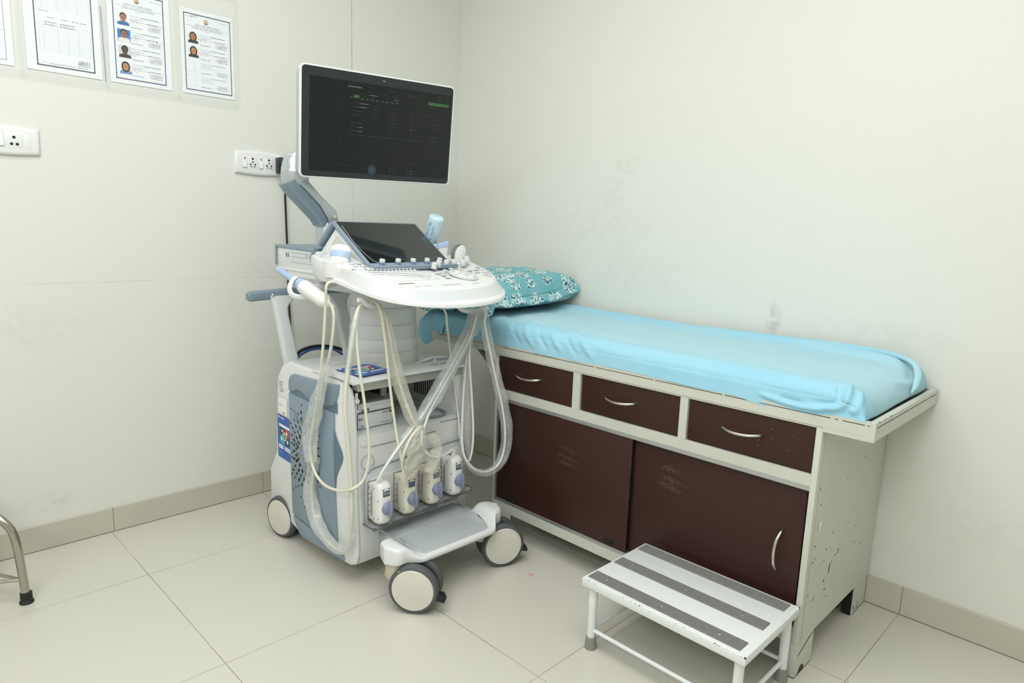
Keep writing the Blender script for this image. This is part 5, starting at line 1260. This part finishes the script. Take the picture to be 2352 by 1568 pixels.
# ================================================================= things on the left wall
m_plate = mat('socket_white', 'e6e8e6', .3, var=.01); m_rk = mat('switch_white', 'eef0ee', .25, var=.01); m_rind = mat('red_indicator', 'a3142e', .4, var=.02)
def plate(name, label, y0, y1, z0, z1, mods):
    t = thing(name, label, 'wall socket', (0, (y0+y1)/2, z0), 'socket plates on the left wall')
    b = MB(); n = 20; rg = []
    zc = (z0+z1)/2
    for k, (d, s_) in enumerate(((0, 0), (.007, .0), (.0125, .004), (.014, .010))):
        ring = []
        for i in range(n+1):
            u = i/n; bow = .006*math.sin(PI*u); ring.append((d, lerp(y0+s_, y1-s_, u), z1+bow-s_))
        for i in range(n+1):
            u = 1-i/n; bow = .006*math.sin(PI*u); ring.append((d, lerp(y0+s_, y1-s_, u), z0-bow+s_))
        rg.append(ring)
    b.loft(rg, m_plate); b.out('face_plate', t, smooth=40)
    f = .0142
    for kind, ya, yb in mods:
        za, zb = zc-.0245, zc+.0245
        b = MB().box((f-.004, ya+.0004, za), (f, yb-.0004, zb), m_plate, .0006)
        if kind == 'blank': b.out('module', t); continue
        if kind == 'switch' or kind == 'wide_switch':
            o = b.out('module', t); w = MB(); w.prism([(f, ya+.003, za+.004), (f+.0045, ya+.003, za+.006), (f+.001, ya+.003, zb-.004), (f, ya+.003, zb-.004)], (0, yb-ya-.006, 0), m_rk, .0008)
            w.box((f-.0002, ya+.0026, za+.0035), (f+.0003, yb-.0026, zb-.0035), m_seam); s_ = w.out('rocker', o)
            if kind == 'switch': MB().box((f+.0005, (ya+yb)/2-.0022, zb-.0125), (f+.0028, (ya+yb)/2+.0022, zb-.005), m_rind, .0005).out('indicator', o, label='red indicator')
        else:
            yc = (ya+yb)/2
            hl = [(0, .0165, .0036), (0, .004, .0026), (-.0095, -.006, .0029), (.0095, -.006, .0029), (-.0066, -.0145, .0022), (.0066, -.0145, .0022)] if kind == 'five' else [(0, .010, .0040), (-.0075, -.011, .0038), (.0075, -.011, .0038)]
            for dy, dz, r in hl: b.lathe([(r*1.25, 0), (r*1.2, .0006), (r, .0007)], (f, yc+dy, zc+dz), (1, 0, 0), m_lens, 14); b.disc((f+.0008, yc+dy, zc+dz), (1, 0, 0), r, m_hole, 14)
            b.out('module', t)
    return t
plate('wall_socket', 'white wall socket plate with two switches and two sockets, partly behind the monitor', -1.160, -.965, 1.366, 1.450,
      (('switch', -1.135, -1.113), ('five', -1.113, -1.067), ('switch', -1.067, -1.045), ('five', -1.045, -.999)))
plate('wall_socket', 'white wall socket plate with one wide switch at the left edge of the photo', -2.005, -1.806, 1.368, 1.449,
      (('wide_switch', -1.935, -1.900), ('three', -1.900, -1.851), ('blank', -1.851, -1.830)))
b = MB().box((.0142, -.995, 1.375), (.05, -.955, 1.438), mat('black_plug', '1d1e20', .35, var=.03), .003)
for z in (1.418, 1.424, 1.430): b.disc((.0505, -.985, z), (1, 0, 0), .0012, m_wht, 8)
b.box((.05, -.975, 1.398), (.0503, -.962, 1.412), m_rind)
pc = thing('power_lead', 'black power lead hanging down the left wall behind the monitor arm', 'power lead', (.03, -.96, .70))
b.out('adaptor', pc)
MB().tube(cr([(.035, -.968, 1.376), (.03, -.963, 1.33), (.02, -.957, 1.25), (.018, -.952, 1.05), (.018, -.950, .85), (.018, -.944, .70), (.02, -.94, .5), (.03, -.93, .02)], 8), .0045, mat('black_plug', '1d1e20'), 10).out('cord', pc)
b = MB().tube(cr([(.435, -1.175, .655)]+[(0.405,-1.1286,0.6757),(0.405,-1.1033,0.6981),(0.405,-1.0615,0.7089),(0.405,-1.0116,0.709),(0.405,-0.9642,0.6989),(0.405,-0.9254,0.6843)]+[(.425, -.905, .66)], 8), .0066, m_rub_blk, 12); tag(b.out('cord'), 'thick black cord arching over the rear of the ultrasound machine', 'cord')
b = MB().tube(cr([(.437, -1.162, .652)]+[(0.418,-1.1212,0.677),(0.418,-1.096,0.6926),(0.418,-1.0596,0.7023),(0.418,-1.0097,0.7004),(0.418,-0.9623,0.6902)]+[(.432, -.92, .656)], 8), .0048, mat('blue_cord', '1f4f86', .4, var=.04), 12); tag(b.out('cord'), 'blue cord arching just under the thick black cord behind the machine', 'cord')

# ================================================================= framed strip of laminated documents
m_docp = mat('document_paper', 'e9eef1', .5, var=.01); m_border = mat('document_border', '4a4f58', .6, var=.06); m_clear = mat('clear_acrylic', 'eef2f1', .08, var=.02, alpha=.04, coat=.4)
m_lnt = mat('print_faint', 'a3abb2', .7, var=.05); m_dtx = mat('print_grey', '7b818a', .7, var=.05); m_sig = mat('pink_signature', 'd3b0b6', .7, var=.05); m_gold = mat('emblem_gold', 'd6a93b', .6, var=.04); m_red = mat('emblem_red', 'c23a34', .6, var=.04); m_edge = mat('film_edge', 'dde3e1', .15, var=.05, alpha=.12)
RY, UZ = V((0, 1, 0)), V((0, 0, 1))
dh = thing('document_holder', 'long clear acrylic wall strip holding the printed certificates', 'document holder', (.001, -1.6, 1.56))
b = MB().box((-.0005, -2.35, 1.606), (.0018, -1.141, 2.028), m_clear); b.out('backing_sheet', dh)
b = MB().quad((.0058, -2.35, 1.606), (0, (-1.141)-(-2.35), 0), (0, 0, 1.634-1.606), m_edge); b.out('lower_lip', dh, label='folded lower lip')
b = MB().quad((.0058, -2.35, 2.0), (0, (-1.141)-(-2.35), 0), (0, 0, 2.028-2.0), m_edge); b.out('upper_lip', dh, label='folded upper lip')
def document(label, yl, zb, w, h, skew=0):
    t = thing('certificate', label, 'certificate', (.002, yl+w/2, zb), 'certificates in the wall strip')
    MB().box((.0022, yl, zb), (.0027, yl+w, zb+h), m_docp).out('paper', t)
    return t
def dq(b, yl, zb, w, h, x, y, ww, hh, m, k=1): b.quad((.0027+.0002*k, yl+x*w, zb+y*h), (0, ww*w, 0), (0, 0, hh*h), m)
def border(b, yl, zb, w, h, x0, y0, x1, y1, th=.013, m=None):
    m = m or m_border
    for a in ((x0, y0, x1-x0, th*.75), (x0, y1-th*.75, x1-x0, th*.75), (x0, y0, th, y1-y0), (x1-th, y0, th, y1-y0)): dq(b, yl, zb, w, h, *a, m)
    n = 34
    for k in range(n):
        xx = lerp(x0, x1, k/n); dq(b, yl, zb, w, h, xx, y0+th*.75, .012, .004, m); dq(b, yl, zb, w, h, xx, y1-th*.75-.004, .012, .004, m)
    for k in range(48):
        yy = lerp(y0, y1, k/48); dq(b, yl, zb, w, h, x0+th, yy, .005, .009, m); dq(b, yl, zb, w, h, x1-th-.005, yy, .005, .009, m)
def words(b, yl, zb, w, h, x, y, ww, m, hh=.006, mn_=.012, mx_=.04):
    xx = x
    while xx < x+ww:
        l = min(rnd.uniform(mn_, mx_), x+ww-xx); dq(b, yl, zb, w, h, xx, y, l, hh, m); xx += l+.009
def scrawl(b, yl, zb, w, h, x, y, s_, m):
    f1, f2, f3 = rnd.uniform(1.6, 2.6), rnd.uniform(1.2, 2.2), rnd.uniform(0, 6)
    pts = [(.0032, yl+(x+s_*(k*.085+.09*math.sin(k*f1+f3)))*w, zb+(y+s_*(.05*math.sin(k*f2*1.9)+.11*math.sin(k*f2+f3)+.012*k))*h) for k in range(12)]; b.tube(cr(pts, 4), .00035, m, 4)
def emblem(b, yl, zb, w, h, x, y):
    c = V((.0030, yl+x*w, zb+y*h)); b.tube([c+V((0, .0075*math.cos(2*PI*k/20), .0075*math.sin(2*PI*k/20))) for k in range(21)], .0010, m_dtx, 5)
    b.poly([c+V((.0002, -.004, -.003)), c+V((.0002, .004, -.003)), c+V((.0002, .0015, .0065)), c+V((.0002, -.0015, .0065))], m_gold); b.poly([c+V((.0003, -.005, -.006)), c+V((.0003, .005, -.006)), c+V((.0003, .0035, -.0025)), c+V((.0003, -.0035, -.0025))], m_red)
def photo(t, yl, zb, w, h, x, y, bg, skin, hair, shirt, long_hair=False):
    b = MB(); ww, hh = .20*w, .125*h; o = V((.0031, yl+x*w, zb+y*h)); b.quad(o, RY*ww, UZ*hh, mat('photo_'+bg, bg, .4, var=.02)); c = o+RY*ww*.5
    ms, mh, mt_ = mat('print_'+skin, skin, .5, var=.02), mat('print_'+hair, hair, .5, var=.02), mat('print_'+shirt, shirt, .5, var=.06, scale=200); n = V((.0001, 0, 0))
    b.poly([c+n+RY*ww*a+UZ*hh*q for a, q in ((-.48, 0), (.48, 0), (.44, .22), (.2, .32), (-.2, .32), (-.44, .22))], mt_)
    if long_hair: b.disc(c+n*1.5+UZ*hh*.60, (1, 0, 0), ww*.34, mh, 20, 1, 1.3)
    b.poly([c+n*2+RY*ww*a+UZ*hh*q for a, q in ((-.12, .28), (.12, .28), (.11, .48), (-.11, .48))], ms)
    b.disc(c+n*2+UZ*hh*.72, (1, 0, 0), ww*.27, mh, 20, 1, 1.15); b.disc(c+n*3+UZ*hh*.60, (1, 0, 0), ww*.225, ms, 20, 1, 1.35)
    for a in (-.09, .09): b.disc(c+n*4+RY*ww*a+UZ*hh*.64, (1, 0, 0), ww*.035, mh, 8)
    b.quad(c+n*4+RY*ww*-.07+UZ*hh*.49, RY*ww*.14, UZ*hh*.02, mh)
    b.out('portrait_photo', t)
# right-hand certificate with two portraits
def doctor_page(label, yl, zb, w, h, ph, box, edge):
    t = document(label, yl, zb, w, h); b = MB()
    border(b, yl, zb, w, h, *box, m=edge); out_b = b.out('border', t)
    b = MB(); x0, y0, x1, y1 = box; X_ = lambda f: lerp(x0, x1, f); Y_ = lambda f: lerp(y0, y1, f)
    emblem(b, yl, zb, w, h, X_(.47), Y_(.92))
    c = lambda s_, f, hh, m=m_dtx: b.txt(s_, (.0028, yl+X_(.5)*w, zb+Y_(f)*h), RY, UZ, hh, m, .0002, 'CENTER')
    c('GOVT OF TAMIL NADU', .852, .0060); c('FORM OF DOCTORS DETAILS', .812, .0056); words(b, yl, zb, w, h, X_(.06), Y_(.84), .80, m_lnt, .004); words(b, yl, zb, w, h, X_(.44), Y_(.795), .10, m_lnt, .005)
    words(b, yl, zb, w, h, X_(.04), Y_(.955), .2, m_lnt, .006); words(b, yl, zb, w, h, X_(.72), Y_(.945), .2, m_lnt, .006); scrawl(b, yl, zb, w, h, X_(.14), Y_(.96), .16, m_dtx)
    for k in range(4):
        yy = Y_(.735-.185*k); words(b, yl, zb, w, h, X_(.33), yy, .17, m_lnt, .005); words(b, yl, zb, w, h, X_(.55), yy, .28, m_dtx if k < len(ph) else m_lnt, .008, .02, .05)
        words(b, yl, zb, w, h, X_(.33), yy-.025, .2, m_lnt, .005); words(b, yl, zb, w, h, X_(.33), yy-.050, .24, m_lnt, .005)
        if k < len(ph): words(b, yl, zb, w, h, X_(.64), yy-.050, .2, m_dtx, .008, .02, .05); scrawl(b, yl, zb, w, h, X_(.26), yy-.062, .2, m_sig); scrawl(b, yl, zb, w, h, X_(.74), yy-.085, .18, m_sig)
        for j in range(4): words(b, yl, zb, w, h, X_(.66+.03*(j % 2)), yy-.075-.014*j, .20, m_dtx if j else m_lnt, .005)
        words(b, yl, zb, w, h, X_(.33), yy-.115, .18, m_dtx, .007)
        if k >= len(ph):
            for a in ((.06, yy-.105, .19, .0015), (.06, yy+.012, .19, .0015), (.06, yy-.105, .003, .118), (.25, yy-.105, .003, .118)): dq(b, yl, zb, w, h, *a, m_lnt)
    b.out('print', t)
    for k, pp in enumerate(ph): photo(t, yl, zb, w, h, X_(.07), Y_(.735-.185*k)-.105*(1 if True else 0), *pp)
    return t
D4 = (-1.345, 1.642, .196, .300); D3 = (-1.583, 1.640, .203, .318); D2 = (-1.822, 1.640, .215, .330); D1 = (-2.07, 1.640, .215, .330)
doctor_page('rightmost printed certificate in the wall strip, with two small portraits of women', *D4, [('e8e4e2', 'b4733f', '1c1614', '2c2a28', True), ('e6e2e0', 'bd8255', '191513', '1d1e22', True)], (.07, .045, .945, .95), m_border)
doctor_page('printed certificate with a column of four small portraits in the wall strip', *D3, [('e9ecef', 'a9744f', '1d1715', '2d6c9e', False), ('2f78c0', '9a6746', '191513', 'e8e6df', False), ('cfd3d4', '4d3b34', '15110f', '3a3330', False), ('e7e9ea', 'c08a63', '1c1614', '6f8fb5', True)], (.09, .045, .90, .96), mat('violet_border', '55547a', .6, var=.06))
# table form
t = document('printed form with an empty ruled table, to the left of the four-portrait certificate', *D2); b = MB(); border(b, *D2, .13, .05, .90, .99); b.out('border', t)
b = MB()
def ln(x, y, w_, h_, m=m_lnt): dq(b, *D2, x, y, w_, h_, m)
for k in range(11): ln(.18, .83-.024*k, .68, .0012)
for k in range(11): ln(.18, .455-.026*k, .68, .0012)
for x in (.18, .24, .43, .56, .70, .86): ln(x, .59, .0022, .24); ln(x, .195, .0022, .26)
b.txt('GOVT OF TAMIL NADU', (.0028, D2[0]+.52*D2[2], D2[1]+.945*D2[3]), RY, UZ, .0058, m_dtx, .0002, 'CENTER'); b.txt('FORM  B', (.0028, D2[0]+.52*D2[2], D2[1]+.920*D2[3]), RY, UZ, .0052, m_dtx, .0002, 'CENTER'); b.txt('CERTIFICATE OF REGISTRATION', (.0028, D2[0]+.52*D2[2], D2[1]+.888*D2[3]), RY, UZ, .0054, m_dtx, .0002, 'CENTER')
words(b, *D2, .20, .865, .60, m_dtx, .005); words(b, *D2, .22, .845, .55, m_lnt, .006); words(b, *D2, .2, .565, .12, m_dtx, .006)
for x in (.3, .48, .62, .73): words(b, *D2, x, .51, .09, m_dtx, .006)
for yy in (.465, .44): words(b, *D2, .26, yy, .16, m_dtx, .007); words(b, *D2, .46, yy, .20, m_dtx, .008)
for j in range(4): words(b, *D2, .68, .14-.014*j, .16, m_dtx, .006)
scrawl(b, *D2, .66, .12, .12, m_ink); words(b, *D2, .30, .075, .5, m_dtx, .004); words(b, *D2, .2, .085, .6, m_lnt, .003)
b.out('print', t)
b = MB(); b.tube([(.0070, -1.599, 1.634), (.0070, -1.602, 1.88)], .0008, mat('blue_film_edge', '3a6fc0', .3, var=.02), 5); b.out('edge_strip', dh, label='blue edge of a pocket')
t = document('leftmost printed page in the wall strip, cut off by the left edge of the photo', *D1); b = MB()
for a in ((.1, .045, .81, .004), (.906, .045, .005, .93)): dq(b, *D1, *a, m_border)
for j, yy in enumerate((.86, .66, .64, .42, .40, .36, .33, .13, .115, .10, .085)): words(b, *D1, .15, yy, .45 if j < 7 else .6, m_dtx if j % 2 else m_lnt, .006)
for yy in (.62, .31): dq(b, *D1, .1, yy, .81, .003, m_lnt)
b.out('print', t)
for y0 in (-1.843, -1.600, -1.366, -1.142):
    b = MB().quad((.0058, y0, 1.612), (0, (y0+.014)-(y0), 0), (0, 0, 2.02-1.612), m_edge); b.out('pocket_seam', dh)
b = MB().quad((.0050, -2.35, 1.612), (0, (-1.141)-(-2.35), 0), (0, 0, 2.025-1.612), m_clear); b.out('front_sheet', dh, label='glossy clear front sheet')
